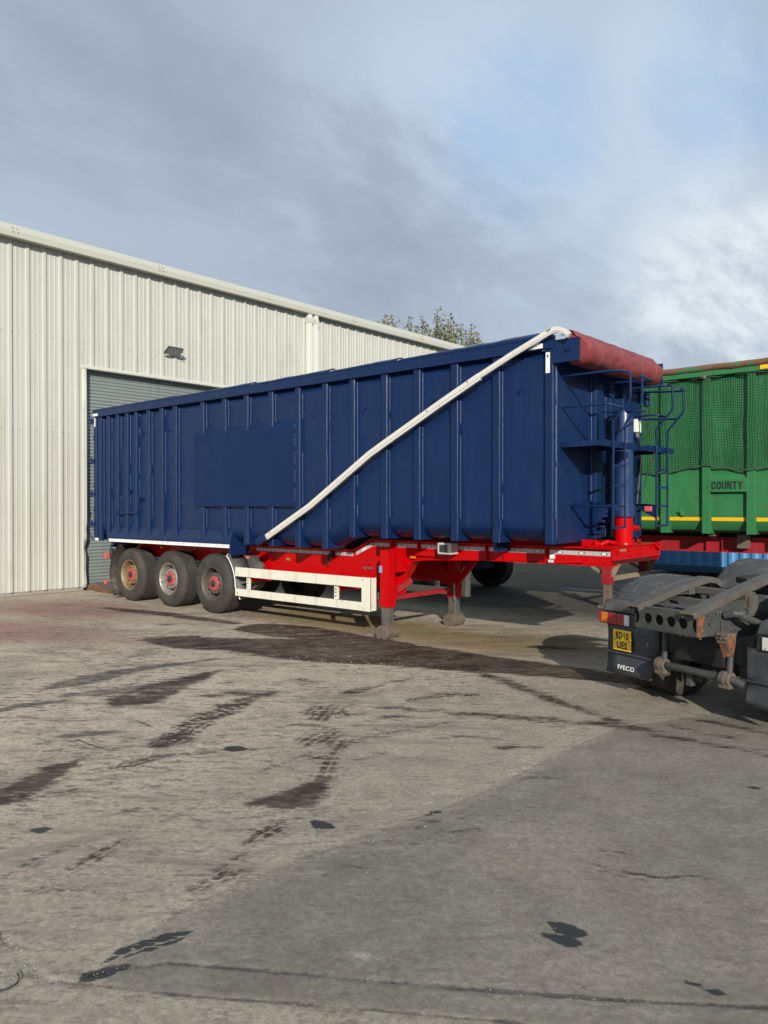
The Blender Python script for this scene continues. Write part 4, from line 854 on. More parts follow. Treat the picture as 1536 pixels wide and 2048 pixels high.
m = MB()
for t in (3.60, 4.09, 5.24, 5.53, 6.13): m.box(t - .01, t + .01, CV - .045, CV, 1.15 if t > 4 else .95, 1.352)
m.build('web_stiffener', 'red', ch)
m = MB()
for t in (-3.6, -2.05, -.7, .5, 1.5, 2.6, 3.6, 4.6, 5.5, 6.3): m.box(t - .05, t + .05, CV + .012, 1.93, .86 if t < 3 else 1.2, 1.06 if t < 3 else 1.32)
m.build('cross_member', 'dullred', ch)
for (a, b_), hh in (((.50, 2.33), 1.15), ((2.42, 2.80), 1.15), ((3.235, 3.53), 1.318), ((3.69, 4.06), 1.318), ((4.13, 4.45), 1.318), ((4.76, 5.22), 1.318), ((5.27, 5.51), 1.318), ((5.57, 6.10), 1.318), ((6.17, 6.97), 1.318)):
    tpz = MB().box(a, b_, CV - .006, CV - .001, hh - .052, hh).build('reflective_tape', 'tape', ch)
    m = MB(); t = a + .10
    m2 = MB()
    while t < b_ - .10: m.box(t, t + .085, CV - .008, CV - .006, hh - .040, hh - .012); m2.box(t + .018, t + .067, CV - .0095, CV - .008, hh - .035, hh - .017); t += .29
    if m.v: m.build('tape_print', 'tape_dark', tpz); m2.build('tape_mark', 'tape_white', tpz)
sl_ = MB().prism([(2.86, 1.112), (2.86, 1.165), (3.20, 1.318), (3.215, 1.266)], 'y', CV - .006, CV - .001).build('reflective_tape', 'tape', ch)
MB().prism([(2.985, 1.178), (2.985, 1.205), (3.07, 1.243), (3.07, 1.216)], 'y', CV - .009, CV - .006).build('tape_print', 'tape_white', sl_)
m = MB()
for t, h in ((3.05, .98), (3.13, .98), (3.05, 1.05), (3.17, 1.06), (3.29, .87), (3.24, .79), (3.33, .79)): m.tube([(t, CV - .001, h), (t, CV - .012, h)], .012, 8)
m.build('web_bolt', 'dark', ch)
m = MB()
for t in (3.06, 3.17): m.tube([(t, CV - .0, .925), (t, CV - .03, .925)], .026, 12)
m.build('air_coupling', 'shiny', ch)
MB().box(2.36, 2.40, CV - .08, CV - .01, 1.06, 1.16).tube([(2.33, CV - .06, 1.12), (2.31, CV - .07, .94)], .016, 8).build('valve_lever', 'dark', ch)
for t, h in ((1.30, .985), (6.99, 0)):
    if h: MB().box(t - .035, t + .06, CV - .004, CV - .001, h - .02, h + .02).build('maker_plate', 'gold', ch)
# front bumper bolster
fb = MB().box(6.98, 7.01, .52, 1.945, 1.215, 1.372).build('front_bolster', 'red', bt, bevel=.003)
MB().hexa([(6.90, .52, 1.15), (6.98, .52, 1.205), (6.98, 1.945, 1.205), (6.90, 1.945, 1.15), (6.90, .52, 1.20), (7.005, .52, 1.216), (7.005, 1.945, 1.216), (6.90, 1.945, 1.20)]).build('lower_lip', 'red', fb)
MB().box(6.45, 6.99, .54, 1.92, 1.355, 1.368).build('deck_plate', 'red', fb)
MB().box(6.70, 7.03, .50, 1.965, 1.372, 1.384).build('top_lip', 'red', fb)
rr = random.Random(3); m = MB()
for v, h in ((.60, 1.33), (.64, 1.29), (.95, 1.33), (1.30, 1.34), (1.60, 1.35), (.98, 1.26), (1.28, 1.27), (1.80, 1.34), (1.84, 1.31), (1.76, 1.36)):
    m.tube([(7.008, v, h), (7.03, v, h)], .018 if v < 1.7 else .028, 8)
o = m.build('bolster_bolt', 'red', fb, smooth='auto'); o['kind'] = 'stuff'
def fit(m): m.build('hose_fitting', 'red', fb, smooth='auto')
m = MB(); m.tube([(7.01, 1.72, 1.38), (7.05, 1.80, 1.32), (7.04, 1.88, 1.35), (7.0, 1.9, 1.39)], .02, 8)
fit(m); m = MB(); m.tube([(6.78, .66, 1.39), (6.84, .72, 1.43), (6.88, .86, 1.41), (6.82, .95, 1.39)], .025, 8).tube([(6.72, .6, 1.40), (6.8, .78, 1.40)], .035, 8)
fit(m); MB().box(6.55, 6.75, .62, .80, 1.37, 1.45).build('valve_block', 'red', fb, bevel=.008)
MB().box(7.0105, 7.016, .70, .86, 1.318, 1.345).build('maker_plate', 'gold', fb)
MB().box(6.19, 6.25, CV - .04, CV - .015, 1.21, 1.262).build('side_marker', 'tape_white', ch)
MB().bar((6.20, CV - .06, 1.175), (6.62, CV - .02, 1.20), .035, .05).build('marker_bracket', 'red', ch)
MB().box(6.20, 6.225, CV - .095, CV - .065, 1.165, 1.20).box(6.235, 6.262, CV - .095, CV - .065, 1.165, 1.20).build('marker_lens', 'white_lens', ch)
MB().box(3.96, 4.05, CV - .06, CV - .02, 1.115, 1.15).build('side_marker', 'amber_lens', ch, bevel=.008)
MB().box(4.03, 4.40, CV - .055, CV - .02, 1.16, 1.225).build('marker_bracket', 'red', ch)
wl = MB().box(4.56, 4.80, CV - .20, CV - .03, 1.205, 1.365).build('work_lamp', 'box_grey', bt, bevel=.015)
MB().box(4.60, 4.735, CV - .206, CV - .20, 1.235, 1.337).build('lamp_glass', 'glass_dark', wl, bevel=.004)
MB().box(5.555, 5.60, .20, .52, 1.28, 1.42).build('body_guide', 'blue', bt)
# landing legs
def landing_leg(v, far=False):
    lg = empty('landing_leg'); lg.parent = bt; lg.location = Vector((3.78, v, 0)) - bt.location
    def b(mb, n, m, **k): return mb.build(n, m, lg, **k)
    b(MB().box(3.705, 3.855, v - .078, v + .078, .56, 1.215).box(3.698, 3.862, v - .085, v + .085, .43, .575).box(3.70, 3.86, v - .075, v + .075, 1.21, 1.24), 'leg_tube', 'red', bevel=.006)
    b(MB().box(3.712, 3.848, v - .063, v + .063, .10, .44), 'inner_leg', 'shiny', bevel=.006)
    f = MB(); dp = .14
    f.prism([(3.78 + .122 * math.sin(a) , .075 + (-.07 if math.cos(a) > .9 else .11 * -math.cos(a))) for a in [R(x) for x in (0, 28, 60, 90, 125, 160, 200, 235, 270, 300, 332)]], 'y', v - dp, v + dp)
    b(f, 'foot', 'rusty_metal', bevel=.008)
    b(MB().tube([(3.78, v - dp - .008, .11), (3.78, v - dp + .01, .11)], .026, 10), 'foot_pin', 'shiny')
    if not far:
        b(MB().box(3.862, 3.875, v - .02, CV - .001, .92, 1.25).box(3.70, 3.715, v + .07, CV - .001, .62, 1.15).prism([(v + .08, .60), (CV - .002, .60), (CV - .002, .90), (v + .08, .74)], 'x', 3.84, 3.85), 'leg_bracket', 'red')
        b(MB().box(3.694, 3.75, v - .0875, v - .0855, .92, 1.015), 'label_plate', 'bluestick')
        m = MB()
        for i in range(7): m.tube([(3.955, v - .02, 1.0 + i * .036), (3.965, v - .02, 1.0 + i * .036)], .012, 6)
        b(m, 'bolt', 'red')
        b(MB().tube([(3.66, v - .0, .62), (3.60, v, .62), (3.60, v, .52), (3.66, v, .52)], .010, 6), 'crank_handle', 'shiny')
    else:
        b(MB().bar((3.80, v + .02, .62), (3.25, v + .05, 1.15), .07, .09).bar((3.80, v, .62), (4.25, v + .05, 1.15), .07, .09), 'leg_brace', 'red')
        b(MB().bar((3.84, v - .10, .66), (3.86, v - .11, .40), .03, .03), 'crank_handle', 'shiny')
    return lg
landing_leg(.20); landing_leg(1.80, True)
MB().bar((3.80, .29, .56), (3.80, 1.72, .56), .05, .065).bar((3.86, .30, .66), (3.92, .56, .80), .04, .08).build('leg_cross_bar', 'dullred', bt)
# side guards
def guard(v, near=True):
    sg = empty('side_guard'); sg.parent = bt; sg.location = Vector((2.1, v, .4)) - bt.location
    s = -1 if near else 1
    for h0, h1 in ((.695, .845), (.368, .488)):
        MB().box(.575, 3.455, v - .018, v + .018, h0, h1).build('guard_rail', 'white', sg, bevel=.004)
    MB().box(3.455, 3.61, v - .018, v + .018, .366, .847).build('end_plate', 'white', sg, bevel=.004)
    MB().box(3.592, 3.61, min(v, v - s * .13), max(v, v - s * .13), .37, .84).build('end_return', 'white', sg, bevel=.003)
    for t in (.83, 2.87):
        p = MB().box(t, t + .075, v + .02, v + .05, .49, .69).build('hanger', 'white', sg)
        m = MB()
        for k in range(3): m.box(t + .025, t + .045, v + .0185, v + .0195, .52 + k * .055, .545 + k * .055)
        m.build('slot', 'dark', p)
        a, b_ = (v + .03, CV) if near else (1.94, v - .03)
        MB().prism([(a, .62), (a, .70), (b_, .76), (b_, .60)], 'x', t + .01, t + .06).build('guard_bracket', 'red', sg)
    m = MB()
    for t, h in ((3.48, .81), (3.48, .41), (.65, .74), (.65, .42)): m.tube([(t, v - .019, h), (t, v - .024, h)], .009, 6)
    m.build('guard_bolt', 'rusty_metal', sg)
guard(.02); guard(2.48, False)
# axles, wheels, mudguards
def wheel_meshes():
    T = {}
    prof = [(.285, .018), (.300, .004), (.330, -.006), (.40, -.012), (.455, -.004), (.490, .018), (.510, .038), (.520, .055)]
    w_ = .375; x = .055
    for k in range(4):
        x2 = .055 + (w_ - .11) * (k + 1) / 5
        prof += [(.522, x2 - .010), (.504, x2 - .006), (.504, x2 + .006), (.522, x2 + .010)]
    prof += [(.520, w_ - .055), (.510, w_ - .038), (.490, w_ - .018), (.40, w_ + .008), (.285, w_ - .02)]
    T['tyre'] = MB().lathe(prof, (0, 0, 0), 'y', 72)
    T['rim'] = MB().lathe([(.292, .020), (.300, .006), (.288, .002), (.277, .012), (.268, .05), (.254, .12), (.243, .205), (.205, .215), (.192, .17), (.186, .072), (.180, .066), (.136, .066), (.132, .12), (.02, .12)], (0, 0, 0), 'y', 48)
    T['hub'] = MB().lathe([(.135, .10), (.132, .052), (.118, .040), (.064, .036), (.062, .05)], (0, 0, 0), 'y', 32)
    T['hub_cap'] = MB().lathe([(.066, .05), (.063, .026), (.048, .016), (0, .014)], (0, 0, 0), 'y', 24)
    n = MB()
    for k in range(10):
        a = 2 * math.pi * k / 10; n.tube([(.159 * math.cos(a), .07, .159 * math.sin(a)), (.159 * math.cos(a), .032, .159 * math.sin(a))], .019, 6)
    T['wheel_nut'] = n
    h2 = MB()
    for k in range(8):
        a = 2 * math.pi * k / 8; h2.tube([(.098 * math.cos(a), .042, .098 * math.sin(a)), (.098 * math.cos(a), .026, .098 * math.sin(a))], .012, 6)
    T['hub_bolt'] = h2
    return {k: v.mesh(k) for k, v in T.items()}
WM = wheel_meshes()
for k, me in WM.items():
    me.polygons.foreach_set('use_smooth', [True] * len(me.polygons)); me.set_sharp_from_angle(angle=R(35))
def wheel(parent, loc, rz=0, rim='rim_silver', nut=None, hub='hub_red', tilt=0., wname='wheel', sc=1.0):
    wv = empty(wname, Vector(loc) - (parent.location if parent.rotation_euler.z == 0 else Vector((0, 0, 0))), rz, parent)
    wv.scale = (sc, sc, sc); wv.rotation_euler = (0, tilt, rz) if not rz else (0, 0, rz)
    for k, mm in (('tyre', 'rubber'), ('rim', rim), ('hub', hub), ('hub_cap', 'black'), ('wheel_nut', nut or rim), ('hub_bolt', 'rusty_metal')):
        o = bpy.data.objects.new(k, WM[k]); COL.objects.link(o); o.parent = wv
        if not WM[k].materials: WM[k].materials.append(MT[mm])
        o.material_slots[0].link = 'OBJECT'; o.material_slots[0].material = MT[mm]
        if k in ('wheel_nut', 'hub_bolt'): o['kind'] = 'stuff'
    return wv
AX = (-2.85, -1.495, -.165)
for t, rim in zip(AX, ('rim_rust', 'rim_silver', 'rim_dark')):
    wheel(bt, (t, .065, .515), 0, rim, tilt=random.uniform(0, 6))
    wheel(bt, (t, 2.435, .515), math.pi, 'rim_dark')
    MB().tube([(t, .40, .515), (t, 2.1, .515)], .075, 12).box(t - .35, t + .40, .62, .74, .50, .60).box(t - .35, t + .40, 1.76, 1.88, .50, .60).build('axle', 'black', bt)
    MB().lathe([(0, .0), (.12, .01), (.15, .06), (.14, .14), (.12, .24), (0, .25)], (t + .38, .68, .56), 'z', 18).lathe([(0, .0), (.12, .01), (.15, .06), (.14, .14), (.12, .24), (0, .25)], (t + .38, 1.82, .56), 'z', 18).build('air_bag', 'black', bt, smooth='auto')
    MB().prism([(t - .50, 1.12), (t - .26, 1.12), (t - .32, .50), (t - .46, .50)], 'y', .60, .76).build('hanger_bracket', 'dullred', bt)
def arc(cx, ch_, r, a0, a1, n): return [(cx + r * math.cos(R(a0 + (a1 - a0) * i / n)), ch_ + r * math.sin(R(a0 + (a1 - a0) * i / n))) for i in range(n + 1)]
def guard_sheet(pts, v0, v1, name, m, edge=None):
    mg = MB().grid([[(t, v0, h) for t, h in pts], [(t, v1, h) for t, h in pts]]).build(name, m, bt, smooth='auto', solid=.006)
    e = MB().tube([(t, v0 - .004, h) for t, h in pts], .008, 6).build('guard_edge', edge or m, mg)
    return mg
guard_sheet([(.30, 1.05)] + arc(AX[2], .515, .66, 50, 0, 8) + [(.62, .30)], .07, .50, 'front_mudguard', 'mudguard', 'tape_white')
MB().prism([(.40, 1.03), (.62, 1.02), (.80, .86), (.80, .52), (.62, .42), (.60, .5), (.62, .75), (.52, .93)], 'y', .30, .46).build('mudguard_bracket', 'mudguard', bt, bevel=.006)
MB().box(.60, .84, .10, .30, .585, .60).build('mudguard_rail', 'rusty_metal', bt)
guard_sheet([(-3.16, 1.12), (-3.30, 1.02)] + arc(AX[0], .515, .70, 150, 190, 6) + [(-3.43, .20), (-3.42, .06)], .06, .50, 'rear_mudguard', 'flap_dirty', 'flap_dirty')
MB().tube([(.30, CV - .1, 1.02), (.55, CV - .26, .99), (.62, CV - .1, .97)], .025, 8).build('tail_hose', 'pink_lens', bt)
m = MB().box(-3.62, -3.55, .35, 2.15, .44, .56); m.build('rear_underrun', 'dullred', bt)
MB().box(-3.76, -3.68, .05, .12, .80, .92).build('tail_lamp', 'pink_lens', bt)
MB().box(-3.82, -3.74, .06, .12, .27, .35).build('rear_buffer', 'pink_lens', bt, bevel=.02)
MB().box(-3.70, -3.56, .12, .40, .80, .90).build('lamp_post', 'black', bt)
MB().tube([(-1.95, .30, 1.10), (-1.95, .22, 1.08)], .03, 10).build('side_marker', 'amber_lens', bt)
MB().tube([(.7, 1.25, .80), (2.3, 1.25, .80)], .17, 20).tube([(1.0, .9, .75), (1.9, .9, .75)], .13, 18).build('air_tank', 'dark', bt, smooth='auto')
# ---------------------------------------------------------------- the green trailer behind
gt = tag(empty('tipper_trailer', (5.0, 6.25, 0)), 'scuffed green tipper trailer with the black word COUNTY and a net over its side', 'trailer', 'tipping trailers in the yard')
GV = 5.0; GD = .07; T0, T1 = -2.4, 10.05
gp0 = [(5.808 + .693 * k, 5.808 + .693 * k + .128) for k in range(-11, 6)] + [(9.92, 10.05)]
def g_row(n=12):
    out = [(GV + GD, 4.0 + (1.69 - 4.0) * i / n) for i in range(n + 1)]
    return out + [(GV + GD - .008, 1.686), (GV + GD - .008, 1.60), (GV + .16, 1.47), (GV + .40, 1.42)]
for (a0, a1), (b0, b1) in zip(gp0[:-1], gp0[1:]):
    x0, x1 = (a0 + a1) / 2, (b0 + b1) / 2; rows = []; seen = x0 > 4.5
    nU = 12 if seen else 2
    for i in range(nU + 1):
        t = x0 + (x1 - x0) * i / nU; u = min(1, max(0, (t - a1) / (b0 - a1)))
        rows.append([(t, v + (.024 * nz(t * 2.1, h * 1.6, 9) + .009 * nz(t * 5, h * 4, 2)) * math.sin(math.pi * u) * (1 if 1.7 < h < 3.95 else 0), h) for v, h in g_row()])
    MB().grid(rows).build('side_panel', 'green', gt, smooth='auto', solid=.004)
    if seen:
        MB().box(a1 + .01, b0 - .005, GV + GD - .0135, GV + GD - .009, 1.622, 1.68).build('marker_tape', 'yellow_tape', gt)
for a0, a1 in gp0:
    m = MB().box(a0, a1, GV, GV + GD + .01, 1.41, 4.0)
    wp = [(GV + .006, 1.412), (GV + .006, 1.66), (GV + GD - .01, 1.66), (GV + GD + .03, 1.56), (GV + .26, 1.412)]
    m.prism(wp, 'x', a1 - .012, a1 - .004).prism(wp, 'x', a0 + .004, a0 + .012)
    m.build('post', 'green', gt, bevel=.006)
MB().box(T0, T1, GV - .03, GV + .10, 4.0, 4.135).build('top_rail', 'green', gt, bevel=.008)
rows = []
for i in range(90):
    t = T0 + (T1 - T0) * i / 89; e = .012 * nz(t * 2.2, 1) + .006 * nz(t * 7, 2)
    rows.append([(t, GV - .036, 4.085 + e * 2.2), (t, GV - .05 + e * .5, 4.155), (t, GV - .02, 4.185 + e), (t, GV + .09, 4.19 + e)])
MB().grid(rows).build('rail_lip', 'green_rust', gt, smooth=True, solid=.006)
MB().box(7.40, 7.62, GV - .036, GV - .031, 4.02, 4.085).build('marker_tape', 'yellow_tape', gt)
MB().box(T0, T1, 7.43, 7.45, 1.42, 4.15).box(T0, T0 + .05, GV + .05, 7.45, 1.42, 4.1).box(T1 - .05, T1, GV + .05, 7.45, 1.42, 4.1).build('far_side', 'green', gt)
MB().box(T0, T1, GV + .38, 7.1, 1.42, 1.46).build('floor_plate', 'green', gt)
MB().prism([(GV - .006, 2.095), (GV - .006, 2.30), (GV + GD + .004, 2.395), (GV + GD + .004, 2.095)], 'x', 6.600, 7.215).build('sign_box', 'green', gt, bevel=.004)
MB().box(7.50, 7.60, GV + GD - .012, GV + GD - .006, 1.80, 1.92).build('label_plate', 'tape_white', gt)
MB().tube([(6.50, GV - .02, 3.985), (6.56, GV - .05, 3.99)], .035, 8).build('net_hook', 'rusty_metal', gt)
MB().tube([(6.10, GV + .06, 1.72), (6.16, GV - .02, 1.80), (6.20, GV + .0, 1.72), (6.22, GV + .03, 1.71)], .012, 6).build('rope_hook', 'green', gt)
# stencilled COUNTY, cut from blocks with the bridges of a stencil
def stencil(word, x0, x1, h0, h1, v):
    root = None; W_ = (x1 - x0) / (len(word) * 1.22 - .22); H_ = h1 - h0
    def R_(m, a, b_, c, d, ox): m.box(ox + a * W_, ox + b_ * W_, v - .003, v, h0 + c * H_, h0 + d * H_)
    for i, chh in enumerate(word):
        ox = x0 + i * W_ * 1.22; m = MB(); s = .30
        def arc_piece(pts): m.prism([(ox + a * W_, h0 + c * H_) for a, c in pts], 'y', v - .003, v)
        if chh in 'CO':
            arc_piece([(.0, .25), (.16, .04), (.46, 0), (.46, .17), (.36, .20), (.30, .32), (.30, .68), (.36, .80), (.46, .83), (.46, 1), (.16, .96), (0, .75)])
            if chh == 'O': arc_piece([(1, .25), (.84, .04), (.54, 0), (.54, .17), (.64, .20), (.70, .32), (.70, .68), (.64, .80), (.54, .83), (.54, 1), (.84, .96), (1, .75)])
            else:
                arc_piece([(.54, 1), (.84, .96), (1, .75), (1, .62), (.70, .62), (.70, .70), (.64, .80), (.54, .83)]); arc_piece([(.54, 0), (.84, .04), (1, .25), (1, .38), (.70, .38), (.70, .30), (.64, .20), (.54, .17)])
        elif chh == 'U':
            arc_piece([(0, 1), (.30, 1), (.30, .30), (.36, .20), (.46, .17), (.46, 0), (.16, .04), (0, .25)]); arc_piece([(1, 1), (.70, 1), (.70, .30), (.64, .20), (.54, .17), (.54, 0), (.84, .04), (1, .25)])
        elif chh == 'N':
            R_(m, 0, .26, 0, 1, ox); R_(m, .74, 1, 0, 1, ox); arc_piece([(.29, 1), (.46, 1), (.71, .0), (.56, 0), (.29, .62)])
        elif chh == 'T':
            R_(m, 0, 1, .80, 1, ox); R_(m, .34, .66, 0, .76, ox)
        elif chh == 'Y':
            arc_piece([(0, 1), (.30, 1), (.48, .62), (.48, .44), (.34, .44)]); arc_piece([(1, 1), (.70, 1), (.52, .62), (.52, .44), (.66, .44)]); R_(m, .35, .65, 0, .40, ox)
        o = m.build('letter', 'letter_black', gt)
stencil('COUNTY', 6.655, 7.135, 2.14, 2.265, GV - .0065)
# its chassis
gc = MB().prism([(-2.2, 1.33), (-2.2, .84), (4.30, .84), (4.42, 1.10), (9.9, 1.10), (9.9, 1.33)], 'y', 5.53, 5.545).build('chassis_rail', 'dullred', gt)
MB().prism([(-2.2, 1.33), (-2.2, .84), (4.30, .84), (4.42, 1.10), (9.9, 1.10), (9.9, 1.33)], 'y', 6.94, 6.955).build('chassis_rail', 'dullred', gt)
MB().box(4.40, 9.9, 5.47, 5.68, 1.085, 1.10).box(-2.2, 9.9, 5.47, 5.68, 1.33, 1.345).box(-2.2, 4.32, 5.47, 5.68, .825, .84).build('flange', 'dullred', gc)
m = MB()
for t in (3.9, 5.2, 6.42, 6.68, 7.9): m.box(t - .012, t + .012, 5.475, 5.53, .85 if t < 4.3 else 1.10, 1.33)
m.build('web_stiffener', 'dullred', gc)
MB().box(6.95, 7.12, 5.35, 5.5, 1.17, 1.40).build('rail_bracket', 'rusty_metal', gc); MB().box(6.5, 6.62, 5.3, 5.5, 1.36, 1.42).build('rail_bracket', 'rusty_metal', gc)
MB().box(4.5, 9.9, 5.6, 6.9, 1.34, 1.41).build('sub_frame', 'dark', gc)
MB().box(-2.2, 1.2, 5.56, 6.92, .46, .80).build('dark_gap_block', 'dark', gt)  # dark box added to close the bright gaps between the wheels
for t in (-1.7, -.4, .9):
    wheel(gt, (t, 5.05, .515), 0, 'rim_dark'); wheel(gt, (t, 7.45, .515), math.pi, 'rim_dark')
    MB().tube([(t, 5.4, .515), (t, 7.1, .515)], .075, 12).build('axle', 'black', gt)
for v, mm in ((5.30, 'dullred'), (6.95, 'dullred')):
    lg = empty('landing_leg'); lg.parent = gt; lg.location = Vector((4.715, v, 0)) - gt.location
    MB().box(4.63, 4.80, v - .085, v + .085, .44, 1.12).build('leg_tube', mm, lg, bevel=.006)
    MB().box(4.65, 4.78, v - .065, v + .065, .05, .45).build('inner_leg', 'rusty_metal', lg, bevel=.006)
    MB().box(4.58, 4.86, v - .14, v + .14, .0, .05).build('foot', 'rusty_metal', lg)
    MB().bar((4.79, v, .58), (5.02, v + .02, 1.02), .04, .09).bar((4.64, v, .62), (4.40, v, .74), .04, .05).build('leg_brace', 'timber', lg)
MB().bar((4.80, 5.35, .545), (4.80, 6.9, .545), .06, .085).build('leg_cross_bar', 'timber', gt)
# ---------------------------------------------------------------- net hung over the green side
nb = MB(); cell = .041; tA, tB = 5.0, 9.2; hT = 3.985
def hang(t): return 2.43 + .05 * math.sin((t - 5.1) * 1.35) + .035 * math.sin(t * 5.1) + .02 * (t - 5.8)
def net_pt(s, q):
    """s along, q 0 at the top .. 1 at the hem"""
    hb = hang(s); h = hT - .0 + (hb - hT) * q
    ph = ((s - 5.808) % .693) / .693; sagv = .045 * math.sin(math.pi * min(1, max(0, (ph - .185) / .815))) ** 1.2 if ph > .185 else 0
    wob_t = .055 * nz(s * 1.3, h * 1.1, 4) * q + .012 * nz(s * 4, h * 3, 6); wob_h = (.075 * nz(s * 1.1, h * 1.6, 11) + .018 * nz(s * 4.3, h * 4, 3)) * math.sin(math.pi * q)
    return Vector((s + wob_t + .06 * q * math.sin(s * 2.1), GV - .014 + sagv + .012 * nz(s * 5, h * 5, 9) * (1 if sagv > .01 else .3), h + wob_h))
nS = int((tB - tA) / cell); nQ = 38
P_ = [[net_pt(tA + i * cell, j / nQ) for j in range(nQ + 1)] for i in range(nS + 1)]
for i in range(nS + 1): nb.tube(P_[i], .0031, 3, caps=False)
for j in range(nQ + 1): nb.tube([P_[i][j] for i in range(nS + 1)], .0031, 3, caps=False)
nt_ = tag(nb.build('cargo_net', 'net', fix=False), 'dark green mesh net hanging over the side of the green trailer', 'net')
MB().tube([P_[i][nQ] + Vector((0, -.006, 0)) for i in range(nS + 1)], .011, 6).tube([P_[i][nQ] + Vector((0, -.012, .012 * math.sin(i * .9))) for i in range(nS + 1)], .007, 5).tube([P_[i][0] + Vector((0, -.008, .01 * math.sin(i * .7))) for i in range(nS + 1)], .008, 5).build('hem_rope', 'rope', nt_, smooth=True)
# ---------------------------------------------------------------- blue shipping container
KV = 12.7; kc = tag(empty('shipping_container', (9.0, KV + 1.2, 0)), 'blue corrugated shipping container seen under the green trailer', 'container')
K0, K1 = 2.2, 14.4
rows = []; t = K0 + .12; prof = []
while t < K1 - .12:
    prof += [(t, 0.), (t + .072, 0.), (t + .14, .045), (t + .212, .045)]; t += .28
MB().grid([[(a, KV + .02 + o, h) for a, o in prof] for h in (.30, 2.45)]).build('corrugated_side', 'container', kc)
MB().box(K0, K1, KV, KV + .10, .13, .30).box(K0, K1, KV, KV + .08, 2.45, 2.58).build('side_rail', 'container_dark', kc, bevel=.006)
for a in (K0, K1 - .14): MB().box(a, a + .14, KV - .006, KV + .15, .02, 2.6).build('corner_post', 'container_dark', kc, bevel=.006)
MB().box(K0 + .02, K1 - .02, KV + .08, KV + 2.4, .15, 2.56).build('box_body', 'container', kc)
MB().box(K0 + 4.3, K0 + 4.7, KV - .002, KV + .05, .16, .27).box(K0 + 6.8, K0 + 7.2, KV - .002, KV + .05, .16, .27).build('fork_pocket', 'dark', kc)

# ---------------------------------------------------------------- the black tractor unit
TK = Vector((8.482, -1.106, 0)); TRZ = R(-19.57)
tk = tag(empty('tractor_unit', TK, TRZ), 'dusty grey rear of a truck tractor unit with yellow number plate BD10 UES', 'lorry')
def tb(mb, name, m, parent=None, **k): return mb.build(name, m, parent or tk, local=True, **k)
# rear cross member with its row of round holes
def holed_plate(a0, a1, h0, h1, b, cs, r, notch):
    m = MB(); n = 24; hm = (h0 + h1) / 2; cuts = [a0] + [(cs[i] + cs[i + 1]) / 2 for i in range(len(cs) - 1)] + [a1 - .0]
    cuts[0] = cs[0] - (cs[1] - cs[0]) / 2; cuts[-1] = cs[-1] + (cs[1] - cs[0]) / 2
    for c, x0, x1 in zip(cs, cuts[:-1], cuts[1:]):
        ring = []; out = []
        for k in range(n):
            a = 2 * math.pi * k / n; ca, sa = math.cos(a), math.sin(a)
            ring.append((c + r * ca, b, hm + r * sa))
            hw = (x1 - x0) / 2; hh = (h1 - h0) / 2; q = 1 / max(abs(ca) / hw, abs(sa) / hh)
            out.append((c + ca * q, b, hm + sa * q))
        # corners exact
        m.add(ring + out, [(k, (k + 1) % n, n + (k + 1) % n, n + k) for k in range(n)])
        for sx in (x0, x1):
            for sh in (h0, h1):
                near = sorted(out, key=lambda p: (p[0] - sx) ** 2 + (p[2] - sh) ** 2)[:2]
                m.add([near[0], near[1], (sx, b, sh)], [(0, 1, 2)])
        m.lathe([(r, -.0), (r, .012)], (c, b, hm), 'y', n)
    for s, xe, xi in ((-1, a0, cuts[0]), (1, a1, cuts[-1])):
        arc_ = [(xe - s * notch * math.cos(R(t_)), b, hm + (h1 - h0) * .36 * math.sin(R(t_))) for t_ in range(-90, 91, 15)]
        pts = [(xe, b, h0)] + arc_ + [(xe, b, h1), (xi, b, h1), (xi, b, h0)]
        m.add(pts, [tuple(range(len(pts)))])
    return m
xm = tb(holed_plate(-.338, .338, .768, .948, -.33, [-.19, -.064, .062, .188], .050, .055), 'rear_cross_member', 'frame', solid=.008)
tb(MB().box(-.338, .338, -.33, -.21, .948, .957).box(-.338, .338, -.33, -.23, .758, .767), 'cross_flange', 'frame', xm, bevel=.002)
tb(MB().box(-.335, .335, -.14, -.13, .76, .95), 'cross_back', 'dark', xm)
railp = [(-.27, .762), (-.01, .758), (.16, .725), (.5, .70), (3.4, .70), (3.4, 1.0), (.75, 1.0), (.55, 1.03), (.17, 1.034), (.02, 1.020), (-.24, .985), (-.27, .975)]
